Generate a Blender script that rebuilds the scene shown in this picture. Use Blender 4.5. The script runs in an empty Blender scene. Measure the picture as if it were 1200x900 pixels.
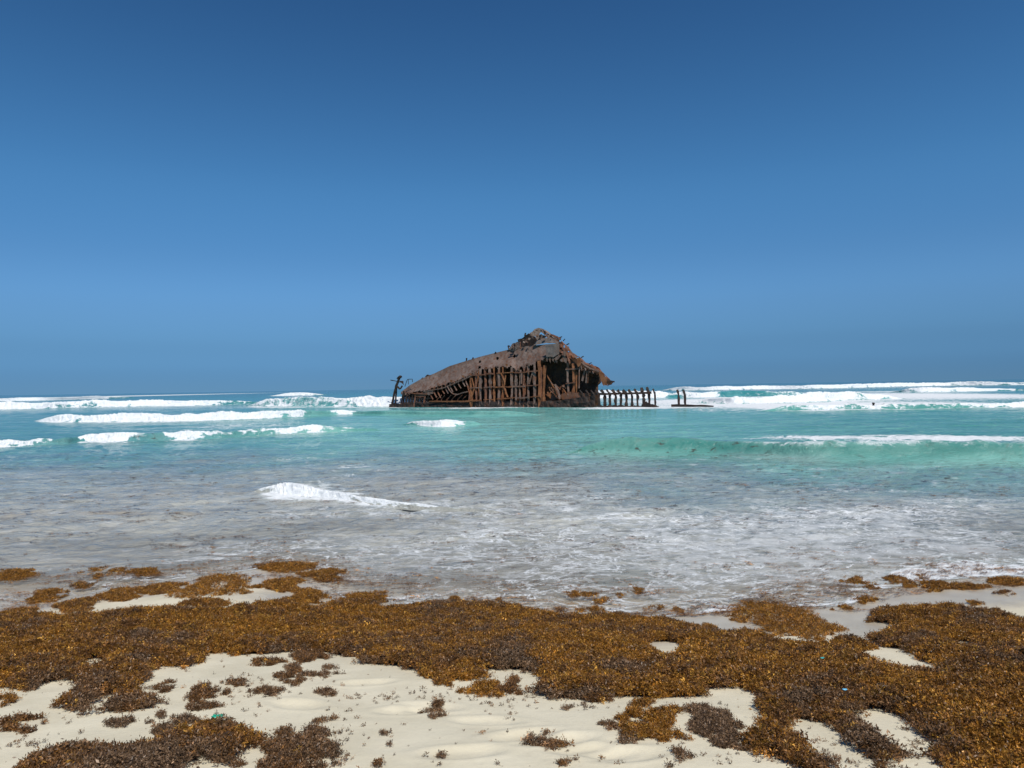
import bpy, math, random
import numpy as np
from mathutils import Matrix, Vector

random.seed(7)
RNG = np.random.default_rng(11)
scene = bpy.context.scene
COL = scene.collection

# ------------------------------------------------------------------ camera
EYE = 2.6
FPX = 870.0                      # focal length in pixels of a 1200 x 900 frame
ROLL = math.atan2(19.0, 1200.0)  # the horizon climbs to the right
PITCH = math.atan2(3.5, FPX)
fw0 = Vector((0, 1, 0)); r0 = Vector((math.cos(ROLL), 0, -math.sin(ROLL))); u0 = Vector((math.sin(ROLL), 0, math.cos(ROLL)))
FWD = (fw0 * math.cos(PITCH) + u0 * math.sin(PITCH)).normalized()
UP = (u0 * math.cos(PITCH) - fw0 * math.sin(PITCH)).normalized()
RIGHT = r0
cam_d = bpy.data.cameras.new('camera'); cam = bpy.data.objects.new('camera', cam_d); COL.objects.link(cam)
cam_d.sensor_width = 36.0; cam_d.lens = FPX / 1200 * 36.0
cam_d.clip_start = 0.05; cam_d.clip_end = 20000
M = Matrix((( RIGHT.x, UP.x, -FWD.x, 0), (RIGHT.y, UP.y, -FWD.y, 0), (RIGHT.z, UP.z, -FWD.z, EYE), (0, 0, 0, 1)))
cam.matrix_world = M
scene.camera = cam

# ------------------------------------------------------------------ sky, sun, exposure
SUN_EL, SUN_AZ = math.radians(55), math.radians(158)   # azimuth from +Y towards +X: behind the camera, on the right
world = bpy.data.worlds.new('World'); scene.world = world; world.use_nodes = True
wn = world.node_tree.nodes; wl = world.node_tree.links; wn.clear()
sky = wn.new('ShaderNodeTexSky'); sky.sky_type = 'NISHITA'; sky.sun_disc = False
sky.sun_elevation = SUN_EL; sky.sun_rotation = SUN_AZ
sky.altitude = 0; sky.air_density = 1.0; sky.dust_density = 0.0; sky.ozone_density = 3.0
bg = wn.new('ShaderNodeBackground'); bg.inputs['Strength'].default_value = 0.1
wo = wn.new('ShaderNodeOutputWorld')
# a dry, deep blue sky: read a little above the horizon, steepened, with the thin dim band such a sky keeps low down
tc = wn.new('ShaderNodeTexCoord'); sp_ = wn.new('ShaderNodeSeparateXYZ'); mxz = wn.new('ShaderNodeMath'); mxz.operation = 'MAXIMUM'; mxz.inputs[1].default_value = 0.0
adz = wn.new('ShaderNodeMath'); adz.operation = 'ADD'; adz.inputs[1].default_value = 0.15; cbz = wn.new('ShaderNodeCombineXYZ'); nmz = wn.new('ShaderNodeVectorMath'); nmz.operation = 'NORMALIZE'
wl.new(tc.outputs['Generated'], sp_.inputs[0]); wl.new(sp_.outputs[2], mxz.inputs[0]); wl.new(mxz.outputs[0], adz.inputs[0])
wl.new(sp_.outputs[0], cbz.inputs[0]); wl.new(sp_.outputs[1], cbz.inputs[1]); wl.new(adz.outputs[0], cbz.inputs[2]); wl.new(cbz.outputs[0], nmz.inputs[0]); wl.new(nmz.outputs[0], sky.inputs[0])
gm = wn.new('ShaderNodeGamma'); gm.inputs[1].default_value = 1.5; wl.new(sky.outputs[0], gm.inputs[0])
mu1 = wn.new('ShaderNodeMix'); mu1.data_type = 'RGBA'; mu1.blend_type = 'MULTIPLY'; mu1.inputs[0].default_value = 1.0; mu1.inputs[7].default_value = (0.60, 0.85, 0.77, 1)
wl.new(gm.outputs[0], mu1.inputs[6])
rp = wn.new('ShaderNodeValToRGB'); rp.color_ramp.interpolation = 'CARDINAL'
SKY_STOPS = ((0.0, (.34, .28, .31)), (0.03, (.42, .36, .39)), (0.065, (.57, .475, .48)), (0.115, (.785, .655, .65)), (0.18, (.77, .72, .725)), (0.27, (.74, .785, .79)), (0.50, (.50, .58, .65)))
for i_, (q_, c_) in enumerate(SKY_STOPS):
    el_ = rp.color_ramp.elements[i_] if i_ < 2 else rp.color_ramp.elements.new(q_)
    el_.position = q_; el_.color = (*c_, 1)
mu2 = wn.new('ShaderNodeMix'); mu2.data_type = 'RGBA'; mu2.blend_type = 'MULTIPLY'; mu2.inputs[0].default_value = 1.0
wl.new(mxz.outputs[0], rp.inputs[0]); wl.new(mu1.outputs[2], mu2.inputs[6]); wl.new(rp.outputs[0], mu2.inputs[7])
wl.new(mu2.outputs[2], bg.inputs[0]); wl.new(bg.outputs[0], wo.inputs[0])
sd = bpy.data.lights.new('sun', 'SUN'); so = bpy.data.objects.new('sun', sd); COL.objects.link(so)
sd.energy = 4.4; sd.angle = math.radians(0.5); sd.color = (1.0, 0.955, 0.88)
sdir = Vector((math.sin(SUN_AZ) * math.cos(SUN_EL), math.cos(SUN_AZ) * math.cos(SUN_EL), math.sin(SUN_EL)))
so.rotation_euler = sdir.to_track_quat('Z', 'Y').to_euler(); so.location = (30, -30, 60)
vs = scene.view_settings
vs.view_transform = 'Standard'; vs.look = 'None'; vs.exposure = 0.0; vs.gamma = 1.0; vs.use_curve_mapping = False
scene.cycles.max_bounces = 6; scene.cycles.transparent_max_bounces = 8

# ------------------------------------------------------------------ numeric helpers
_T = np.random.default_rng(3).random((256, 256))
def vnoise(x, y):
    x = np.asarray(x, float); y = np.asarray(y, float)
    xi = np.floor(x).astype(np.int64); yi = np.floor(y).astype(np.int64)
    fx = x - xi; fy = y - yi
    fx = fx * fx * (3 - 2 * fx); fy = fy * fy * (3 - 2 * fy)
    a = _T[xi & 255, yi & 255]; b = _T[(xi + 1) & 255, yi & 255]
    c = _T[xi & 255, (yi + 1) & 255]; d = _T[(xi + 1) & 255, (yi + 1) & 255]
    return (a * (1 - fx) + b * fx) * (1 - fy) + (c * (1 - fx) + d * fx) * fy
def fbm(x, y, o=4, gain=0.5):
    s = 0; a = 1; t = 0
    for i in range(o):
        s = s + a * vnoise(x * 2 ** i + 17.3 * i, y * 2 ** i + 5.1 * i); t += a; a *= gain
    return s / t
def sstep(a, b, x):
    t = np.clip((np.asarray(x, float) - a) / (b - a), 0, 1); return t * t * (3 - 2 * t)
def smooth_table(xs, ys, lo, hi, n, sig):
    g = np.linspace(lo, hi, n); v = np.interp(g, xs, ys)
    k = int(sig / (hi - lo) * n) * 3 + 1; kk = np.exp(-0.5 * (np.arange(-k, k + 1) / max(k / 3, 1)) ** 2); kk /= kk.sum()
    v = np.convolve(np.pad(v, k, mode='edge'), kk, mode='valid')
    return g, v
def hor(px): return 463.0 - 19.0 / 1200 * np.asarray(px, float)
def plane_hit(px, py, z=0.0):
    """where the sight line through a photo pixel meets a level plane"""
    a = (np.asarray(px, float) - 600) / FPX; b = (np.asarray(py, float) - 450) / FPX
    dx = FWD.x + a * RIGHT.x - b * UP.x; dy = FWD.y + a * RIGHT.y - b * UP.y; dz = FWD.z + a * RIGHT.z - b * UP.z
    t = (z - EYE) / dz
    return dx * t, dy * t
def depth_hit(px, py, Y):
    """the point on the sight line at distance Y"""
    a = (np.asarray(px, float) - 600) / FPX; b = (np.asarray(py, float) - 450) / FPX
    dx = FWD.x + a * RIGHT.x - b * UP.x; dy = FWD.y + a * RIGHT.y - b * UP.y; dz = FWD.z + a * RIGHT.z - b * UP.z
    t = Y / dy
    return dx * t, np.asarray(Y, float) + 0 * dx, EYE + dz * t

# beach profile, swash edge
_by, _bz = smooth_table([-80, -2, 1.5, 3.2, 6, 8, 9.5, 11, 14, 30, 60, 200], [1.9, 1.25, 1.12, 0.95, 0.45, 0.15, 0.0, -0.10, -0.35, -1.6, -3.0, -4.0], -80, 200, 5600, 0.5)
EDGE_PX = [(-300, 700), (0, 704), (55, 711), (100, 697), (150, 688), (215, 682), (285, 669), (335, 669), (375, 676), (395, 700), (450, 713), (520, 709), (600, 718), (650, 723),
           (760, 724), (815, 723), (850, 717), (900, 711), (960, 716), (1005, 712), (1035, 694), (1080, 684), (1140, 679), (1200, 677), (1500, 672)]
FOOT = [((480, 832), 0.2), ((505, 828), -0.3), ((613, 862), 0.4), ((655, 868), 0.3), ((735, 885), 0.2), ((570, 845), -0.2), ((430, 800), 0.3), ((350, 826), -0.4), ((690, 880), -.1), ((540, 882), .1)]
_e = np.array(EDGE_PX, float); _ex, _ey = plane_hit(_e[:, 0], _e[:, 1])
_eg, _ev = smooth_table(np.concatenate([[-60], _ex, [60]]), np.concatenate([[9.6], _ey, [9.9]]), -60, 60, 4800, 0.22)
def sand_base(x, y):
    sh = (np.interp(x, _eg, _ev) - 9.5) * sstep(5.0, 8.6, y) * sstep(30, 16, y)
    z = np.interp(y - sh, _by, _bz)
    return z + (fbm(x * 0.45 + 3, y * 0.6, 3) - 0.5) * 0.07 * sstep(8.8, 7.0, y) * sstep(-3, 2, y)
def sand_hit(px, py):
    z = np.full(np.shape(px), 0.4)
    for _ in range(40):
        x, y = plane_hit(px, py, z); y = np.clip(y, 0.5, 60); z = 0.5 * z + 0.5 * sand_base(x, y)
    x, y = plane_hit(px, py, z)
    return x, y
def edge_y(x): return np.interp(x, _eg, _ev) + (fbm(x * 2.2, x * 0 + 9.1, 4) - 0.5) * 0.34
_foot = []
for (p, a) in FOOT:
    fx, fy = sand_hit(np.array([p[0]]), np.array([p[1]])); _foot.append((fx[0], fy[0], a))
def sand_z(x, y):
    z = sand_base(x, y)
    dry = sstep(8.6, 6.5, y)
    z = z + (fbm(x * 2.1, y * 2.6 + 40, 3) - 0.5) * 0.014 * dry
    z = z + (np.abs(fbm(x * 5.0 + 11, y * 7.0, 2) - 0.5)) * 0.005 * dry
    for (fx, fy, a) in _foot:
        c, s = math.cos(a), math.sin(a); dx = x - fx; dy = y - fy
        u = (dx * c + dy * s) / 0.16; v = (-dx * s + dy * c) / 0.075
        r2 = u * u + v * v
        z = z - 0.018 * np.exp(-r2 ** 2) + 0.005 * np.exp(-((np.sqrt(r2) - 1.5) / 0.35) ** 2)
    return z

# ------------------------------------------------------------------ object helpers
def tag(o, label=None, cat=None, group=None, kind=None):
    if label: o['label'] = label
    if cat: o['category'] = cat
    if group: o['group'] = group
    if kind: o['kind'] = kind
    return o
def mesh_obj(name, verts, faces, mat=None, parent=None, smooth=False, attrs=None, colors=None):
    me = bpy.data.meshes.new(name)
    verts = np.asarray(verts, np.float32)
    if isinstance(faces, np.ndarray):
        n = len(faces); k = faces.shape[1]
        me.vertices.add(len(verts)); me.vertices.foreach_set('co', verts.ravel())
        me.loops.add(n * k); me.loops.foreach_set('vertex_index', faces.astype(np.int32).ravel())
        me.polygons.add(n); me.polygons.foreach_set('loop_start', np.arange(0, n * k, k, dtype=np.int32))
        me.update(calc_edges=True)
    else:
        me.from_pydata([tuple(map(float, v)) for v in verts], [], faces); me.update()
    for k_, v in (attrs or {}).items():
        a = me.attributes.new(k_, 'FLOAT', 'POINT'); a.data.foreach_set('value', np.asarray(v, np.float32))
    for k_, v in (colors or {}).items():
        a = me.attributes.new(k_, 'FLOAT_COLOR', 'POINT')
        c = np.ones((len(verts), 4), np.float32); c[:, :3] = v; a.data.foreach_set('color', c.ravel())
    if smooth: me.polygons.foreach_set('use_smooth', np.ones(len(me.polygons), bool))
    if mat: me.materials.append(mat)
    o = bpy.data.objects.new(name, me); COL.objects.link(o)
    if parent: o.parent = parent
    return o
def grid_faces(nr, nc):
    i = np.arange(nr - 1)[:, None] * nc + np.arange(nc - 1)[None, :]
    return np.stack([i, i + 1, i + nc + 1, i + nc], -1).reshape(-1, 4)
class NT:
    def __init__(s, name):
        s.m = bpy.data.materials.new(name); s.m.use_nodes = True; s.t = s.m.node_tree; s.t.nodes.clear()
    def n(s, typ, props=None, **ins):
        nd = s.t.nodes.new(typ)
        for k, v in (props or {}).items(): setattr(nd, k, v)
        for k, v in ins.items():
            key = k.replace('_', ' ') if not k.startswith('i') or not k[1:].isdigit() else int(k[1:])
            if isinstance(v, bpy.types.NodeSocket): s.t.links.new(v, nd.inputs[key])
            else: nd.inputs[key].default_value = v
        return nd
    def math(s, op, a, b=0.0, c=0.0, clamp=False):
        nd = s.t.nodes.new('ShaderNodeMath'); nd.operation = op; nd.use_clamp = clamp
        for i, v in enumerate((a, b, c)):
            if isinstance(v, bpy.types.NodeSocket): s.t.links.new(v, nd.inputs[i])
            else: nd.inputs[i].default_value = v
        return nd.outputs[0]
    def rng(s, v, a, b, c=0.0, d=1.0, smooth=True):
        nd = s.t.nodes.new('ShaderNodeMapRange'); nd.interpolation_type = 'SMOOTHSTEP' if smooth else 'LINEAR'; nd.clamp = True
        for k, x in (('Value', v), ('From Min', a), ('From Max', b), ('To Min', c), ('To Max', d)):
            if isinstance(x, bpy.types.NodeSocket): s.t.links.new(x, nd.inputs[k])
            else: nd.inputs[k].default_value = x
        return nd.outputs[0]
    def mix(s, f, a, b, blend='MIX'):
        nd = s.t.nodes.new('ShaderNodeMix'); nd.data_type = 'RGBA'; nd.blend_type = blend
        for i, v in ((0, f), (6, a), (7, b)):
            if isinstance(v, bpy.types.NodeSocket): s.t.links.new(v, nd.inputs[i])
            else: nd.inputs[i].default_value = (v if i == 0 else (*v, 1.0) if len(v) == 3 else v)
        return nd.outputs[2]
    def pos(s, scale=(1, 1, 1)):
        g = s.n('ShaderNodeNewGeometry'); mp = s.n('ShaderNodeMapping', Vector=g.outputs['Position'], Scale=scale); return mp.outputs[0]
    def noise(s, vec, scale, detail=5.0, rough=0.55, dist=0.0):
        return s.n('ShaderNodeTexNoise', Vector=vec, Scale=scale, Detail=detail, Roughness=rough, Distortion=dist).outputs[0]
    def attr(s, name, kind='GEOMETRY', out='Fac'):
        a = s.n('ShaderNodeAttribute', {'attribute_name': name, 'attribute_type': kind}); return a.outputs[out]
    def out(s, sh, disp=None):
        o = s.n('ShaderNodeOutputMaterial', Surface=sh); return s.m

# ------------------------------------------------------------------ materials
def mat_sand():
    t = NT('sand'); p = t.pos(); wet = t.attr('wet')
    n1 = t.noise(p, 2.3, 6); n2 = t.noise(p, 260, 3, 0.7); n3 = t.noise(p, 30, 4)
    dry = t.mix(t.rng(n1, 0.3, 0.7), (0.60, 0.535, 0.385), (0.69, 0.62, 0.455))
    dry = t.mix(t.rng(n2, 0.55, 0.75, 0, 0.35), dry, (0.40, 0.33, 0.24))
    dry = t.mix(t.rng(n3, 0.60, 0.8, 0, 0.18), dry, (0.42, 0.35, 0.26))
    wetc = t.mix(t.rng(n1, 0.35, 0.65), (0.45, 0.385, 0.285), (0.53, 0.46, 0.345))
    w = t.math('ADD', wet, t.rng(n3, 0.3, 0.7, -0.12, 0.12), clamp=True)
    col = t.mix(w, dry, wetc)
    b = t.n('ShaderNodeBump', Strength=0.5, Distance=0.006, Height=t.math('ADD', n3, t.math('MULTIPLY', n2, 0.35)))
    bs = t.n('ShaderNodeBsdfPrincipled', Base_Color=col, Normal=b.outputs[0], Roughness=t.rng(w, 0.3, 1.0, 0.95, 0.28))
    t.t.links.new(t.rng(w, 0.3, 1.0, 0.2, 0.5), bs.inputs['Specular IOR Level'])
    return t.out(bs.outputs[0])
def mat_sea():
    t = NT('sea_water'); p = t.pos(); foam = t.attr('foam'); lace = t.attr('lace'); alpha = t.attr('alpha'); rip = t.attr('ripple'); murk = t.attr('murk')
    base = t.attr('col', out='Color')
    ps = t.pos((0.40, 1.0, 1.0)); pn = t.pos((0.75, 1.0, 1.0)); pk = t.pos((0.6, 1.0, 1.0))
    # paler and deeper streaks, with ripple light and shade painted into the water colour
    s1 = t.noise(ps, 0.55, 6, 0.6, 0.4); s2 = t.noise(pn, 2.6, 5, 0.6, 0.3)
    c = t.mix(t.rng(s1, 0.35, 0.7), t.mix(0.26, base, (0.0, 0.06, 0.09)), t.mix(0.12, base, (0.55, 0.66, 0.62)))
    c = t.mix(t.math('MULTIPLY', rip, t.rng(s2, 0.52, 0.66, 0, 0.42)), c, (0.15, 0.135, 0.12))
    c = t.mix(t.math('MULTIPLY', rip, t.rng(s2, 0.46, 0.30, 0, 0.45)), c, (0.60, 0.60, 0.58))
    # weed and stirred sand carried in the water; dark flecks also paint ripple shade
    m1 = t.noise(pn, 1.1, 7, 0.65, 0.8); m2 = t.noise(pk, 3.6, 6, 0.70, 0.5)
    c = t.mix(t.rng(t.math('ADD', murk, t.math('MULTIPLY', t.math('SUBTRACT', m1, 0.5), 1.3)), 0.45, 0.8, 0, 0.5), c, (0.28, 0.22, 0.145))
    c = t.mix(t.math('MULTIPLY', t.rng(m2, 0.56, 0.64), t.rng(murk, 0.02, 0.30, 0, 0.85)), c, (0.055, 0.045, 0.035))
    # foam: solid white where the attribute is high, torn patches below, lace in the shallows
    f1 = t.noise(pn, 1.5, 9, 0.70, 1.4)
    ff = t.rng(t.math('ADD', foam, t.math('MULTIPLY', t.math('SUBTRACT', f1, 0.5), 2.0)), 0.44, 0.80)
    def ridge(sc, det, di, w, seed):
        mp = t.n('ShaderNodeMapping', Vector=pn, Location=(seed, seed * .7, 0), Rotation=(0, 0, .35))
        n = t.noise(mp.outputs[0], sc, det, 0.6, di)
        return t.rng(t.math('ABSOLUTE', t.math('SUBTRACT', n, 0.5)), w, 0.0)
    ln = t.math('MAXIMUM', ridge(1.0, 6, 1.2, 0.030, 3.1), t.math('MAXIMUM', t.math('MULTIPLY', ridge(2.4, 6, 1.0, 0.040, 8.7), 0.85), t.math('MULTIPLY', ridge(0.45, 7, 1.6, 0.022, 15.3), 0.9)))
    ln = t.math('MULTIPLY', ln, t.rng(t.noise(pn, 5.0, 4, 0.7), 0.36, 0.56, 0.15, 1.0))
    l1 = t.noise(ps, 0.8, 6, 0.65, 0.6)
    lf = t.math('MULTIPLY', ln, t.rng(t.math('ADD', lace, t.math('MULTIPLY', t.math('SUBTRACT', l1, 0.5), 1.6)), 0.22, 0.72))
    film = t.rng(t.math('ADD', lace, t.math('MULTIPLY', t.math('SUBTRACT', f1, 0.5), 3.0)), 0.66, 1.25, 0, 0.62)
    fa = t.math('MAXIMUM', ff, t.math('MAXIMUM', lf, film))
    fn = t.noise(p, 9, 5, 0.7)
    fn2 = t.noise(p, 2.2, 7, 0.72)
    fcol = t.mix(t.rng(fn, 0.35, 0.7), (0.56, 0.585, 0.585), (0.74, 0.75, 0.745)); fcol = t.mix(t.rng(fn2, 0.40, 0.62, 0, .6), fcol, (0.80, 0.81, 0.80))
    fcol = t.mix(t.math('MULTIPLY', t.rng(ff, 0.98, 0.35, 0, .55), t.rng(ff, 0.0, 0.15)), fcol, (0.42, 0.50, 0.49))
    bh = t.math('ADD', t.math('MULTIPLY', t.noise(pn, 3.0, 6, 0.65, 0.3), 0.6), t.math('MULTIPLY', t.noise(pn, 0.7, 4), 1.2))
    bh = t.math('ADD', bh, t.math('MULTIPLY', t.noise(pk, 1.9, 5, .6, .5), .9))
    b = t.n('ShaderNodeBump', Strength=0.9, Distance=0.16, Height=bh)
    wb = t.n('ShaderNodeBsdfPrincipled', Base_Color=c, Normal=b.outputs[0], Roughness=0.12, IOR=1.33)
    t.t.links.new(t.attr('spec'), wb.inputs['Specular IOR Level'])
    b2 = t.n('ShaderNodeBump', Strength=0.7, Distance=0.04, Height=t.math('ADD', fn, fn2))
    fb = t.n('ShaderNodeBsdfPrincipled', Base_Color=fcol, Normal=b2.outputs[0], Roughness=0.9)
    fb.inputs['Specular IOR Level'].default_value = 0.1
    mx = t.n('ShaderNodeMixShader', i0=fa, i1=wb.outputs[0], i2=fb.outputs[0])
    tr = t.n('ShaderNodeBsdfTransparent')
    al = t.math('MAXIMUM', alpha, fa)
    al = t.math('MULTIPLY', al, t.rng(alpha, 0.0, 0.04))
    m2_ = t.n('ShaderNodeMixShader', i0=al, i1=tr.outputs[0], i2=mx.outputs[0])
    return t.out(m2_.outputs[0])
def mat_weed(kind):
    t = NT('seaweed_' + kind.lower()); ti = t.attr('tint', kind); br = t.attr('shade', kind)
    p = t.pos(); n = t.noise(p, 55, 3, 0.6)
    gold = t.mix(t.rng(n, 0.35, 0.65), (0.15, 0.061, 0.010), (0.35, 0.158, 0.021))
    brown = t.mix(t.rng(n, 0.35, 0.65), (0.098, 0.044, 0.014), (0.225, 0.104, 0.029))
    grey = t.mix(t.rng(n, 0.35, 0.65), (0.10, 0.058, 0.029), (0.225, 0.14, 0.078))
    c = t.mix(t.rng(ti, 0.15, 0.5), gold, brown); c = t.mix(t.rng(ti, 0.5, 0.85), c, grey)
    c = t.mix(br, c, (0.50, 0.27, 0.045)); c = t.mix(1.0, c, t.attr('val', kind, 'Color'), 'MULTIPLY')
    bs = t.n('ShaderNodeBsdfPrincipled', Base_Color=c, Roughness=0.42)
    bs.inputs['Specular IOR Level'].default_value = 0.35
    tl = t.n('ShaderNodeBsdfTranslucent', Color=c)
    return t.out(t.n('ShaderNodeMixShader', i0=0.22, i1=bs.outputs[0], i2=tl.outputs[0]).outputs[0])
def mat_rust(name, c1, c2, c3, scale=1.2, streak=True, rough=0.85, relief=0.8):
    t = NT(name); p = t.pos(); pv = t.pos((1.2, 1.2, 0.6))
    n1 = t.noise(p, scale, 7, 0.65, 0.3); n2 = t.noise(pv, 2.2, 5, 0.6); n3 = t.noise(p, 9, 4, 0.7)
    c = t.mix(t.rng(n1, 0.36, 0.64), c1, c2); c = t.mix(t.rng(n2, 0.45, 0.66, 0, 0.85 if streak else 0.35), c, c3)
    c = t.mix(t.rng(n3, 0.52, 0.72, 0, 0.6 if relief > .5 else .28), c, tuple(0.35 * v for v in c1))
    b = t.n('ShaderNodeBump', Strength=relief, Distance=0.07, Height=t.math('ADD', n1, n3))
    bs = t.n('ShaderNodeBsdfPrincipled', Base_Color=c, Roughness=rough, Normal=b.outputs[0])
    bs.inputs['Specular IOR Level'].default_value = 0.2
    return t.out(bs.outputs[0])
def mat_plain(name, col, rough=0.5):
    t = NT(name); n = t.noise(t.pos(), 60, 4)
    c = t.mix(t.rng(n, 0.3, 0.7), tuple(0.8 * v for v in col), col)
    return t.out(t.n('ShaderNodeBsdfPrincipled', Base_Color=c, Roughness=rough).outputs[0])
SAND = mat_sand(); SEA = mat_sea(); WEED_I = mat_weed('INSTANCER'); WEED_G = mat_weed('GEOMETRY')
PLATE = mat_rust('weathered_plate', (0.115, 0.078, 0.062), (0.175, 0.130, 0.108), (0.115, 0.052, 0.030), 0.6, relief=.25)
GREYP = mat_rust('grey_plate', (0.105, 0.088, 0.078), (0.185, 0.155, 0.135), (0.16, 0.11, 0.085), 1.3)
RUST = mat_rust('rust', (0.12, 0.052, 0.032), (0.18, 0.092, 0.062), (0.20, 0.07, 0.026), 1.6)
ORANGE = mat_rust('orange_rust', (0.165, 0.063, 0.025), (0.25, 0.11, 0.05), (0.13, 0.05, 0.024), 1.4)
PALER = mat_rust('pale_rust', (0.135, 0.085, 0.066), (0.20, 0.14, 0.112), (0.15, 0.062, 0.03), 1.8)
TAN = mat_rust('tan_plate', (0.24, 0.18, 0.145), (0.36, 0.28, 0.235), (0.18, 0.10, 0.06), 1.5)
DARK = mat_rust('wet_dark_iron', (0.020, 0.016, 0.014), (0.036, 0.028, 0.023), (0.06, 0.028, 0.016), 1.2, rough=0.6)
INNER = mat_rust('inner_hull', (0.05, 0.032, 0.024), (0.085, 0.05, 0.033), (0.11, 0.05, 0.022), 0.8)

# ------------------------------------------------------------------ beach
def build_beach():
    ys = np.concatenate([np.array([-80, -40, -20, -10, -5, -2, 0, 1, 1.8]), 870 / np.linspace(870 / 2.3, 870 / 14.0, 360), np.array([15, 17, 20, 25, 30, 45, 70, 120, 200])])
    s = np.linspace(-1, 1, 440); outer = np.array([1.05, 1.2, 1.5, 2.2, 4, 8, 20, 60, 150.0])
    s = np.concatenate([-outer[::-1], s, outer])
    Y, S = np.meshgrid(ys, s, indexing='ij')
    X = S * (np.clip(Y, 2.0, 60) * 0.72 + 1.2)
    Z = sand_z(X, Y)
    wet = sstep(-2.3, -0.9, Y - edge_y(X) + (fbm(X * 0.9, Y * 1.3 + 7, 4) - 0.5) * 1.6)
    o = mesh_obj('beach', np.stack([X, Y, Z], -1).reshape(-1, 3), grid_faces(len(ys), len(s)), SAND, smooth=True, attrs={'wet': wet.ravel()})
    tag(o, kind='structure')
build_beach()

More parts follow.
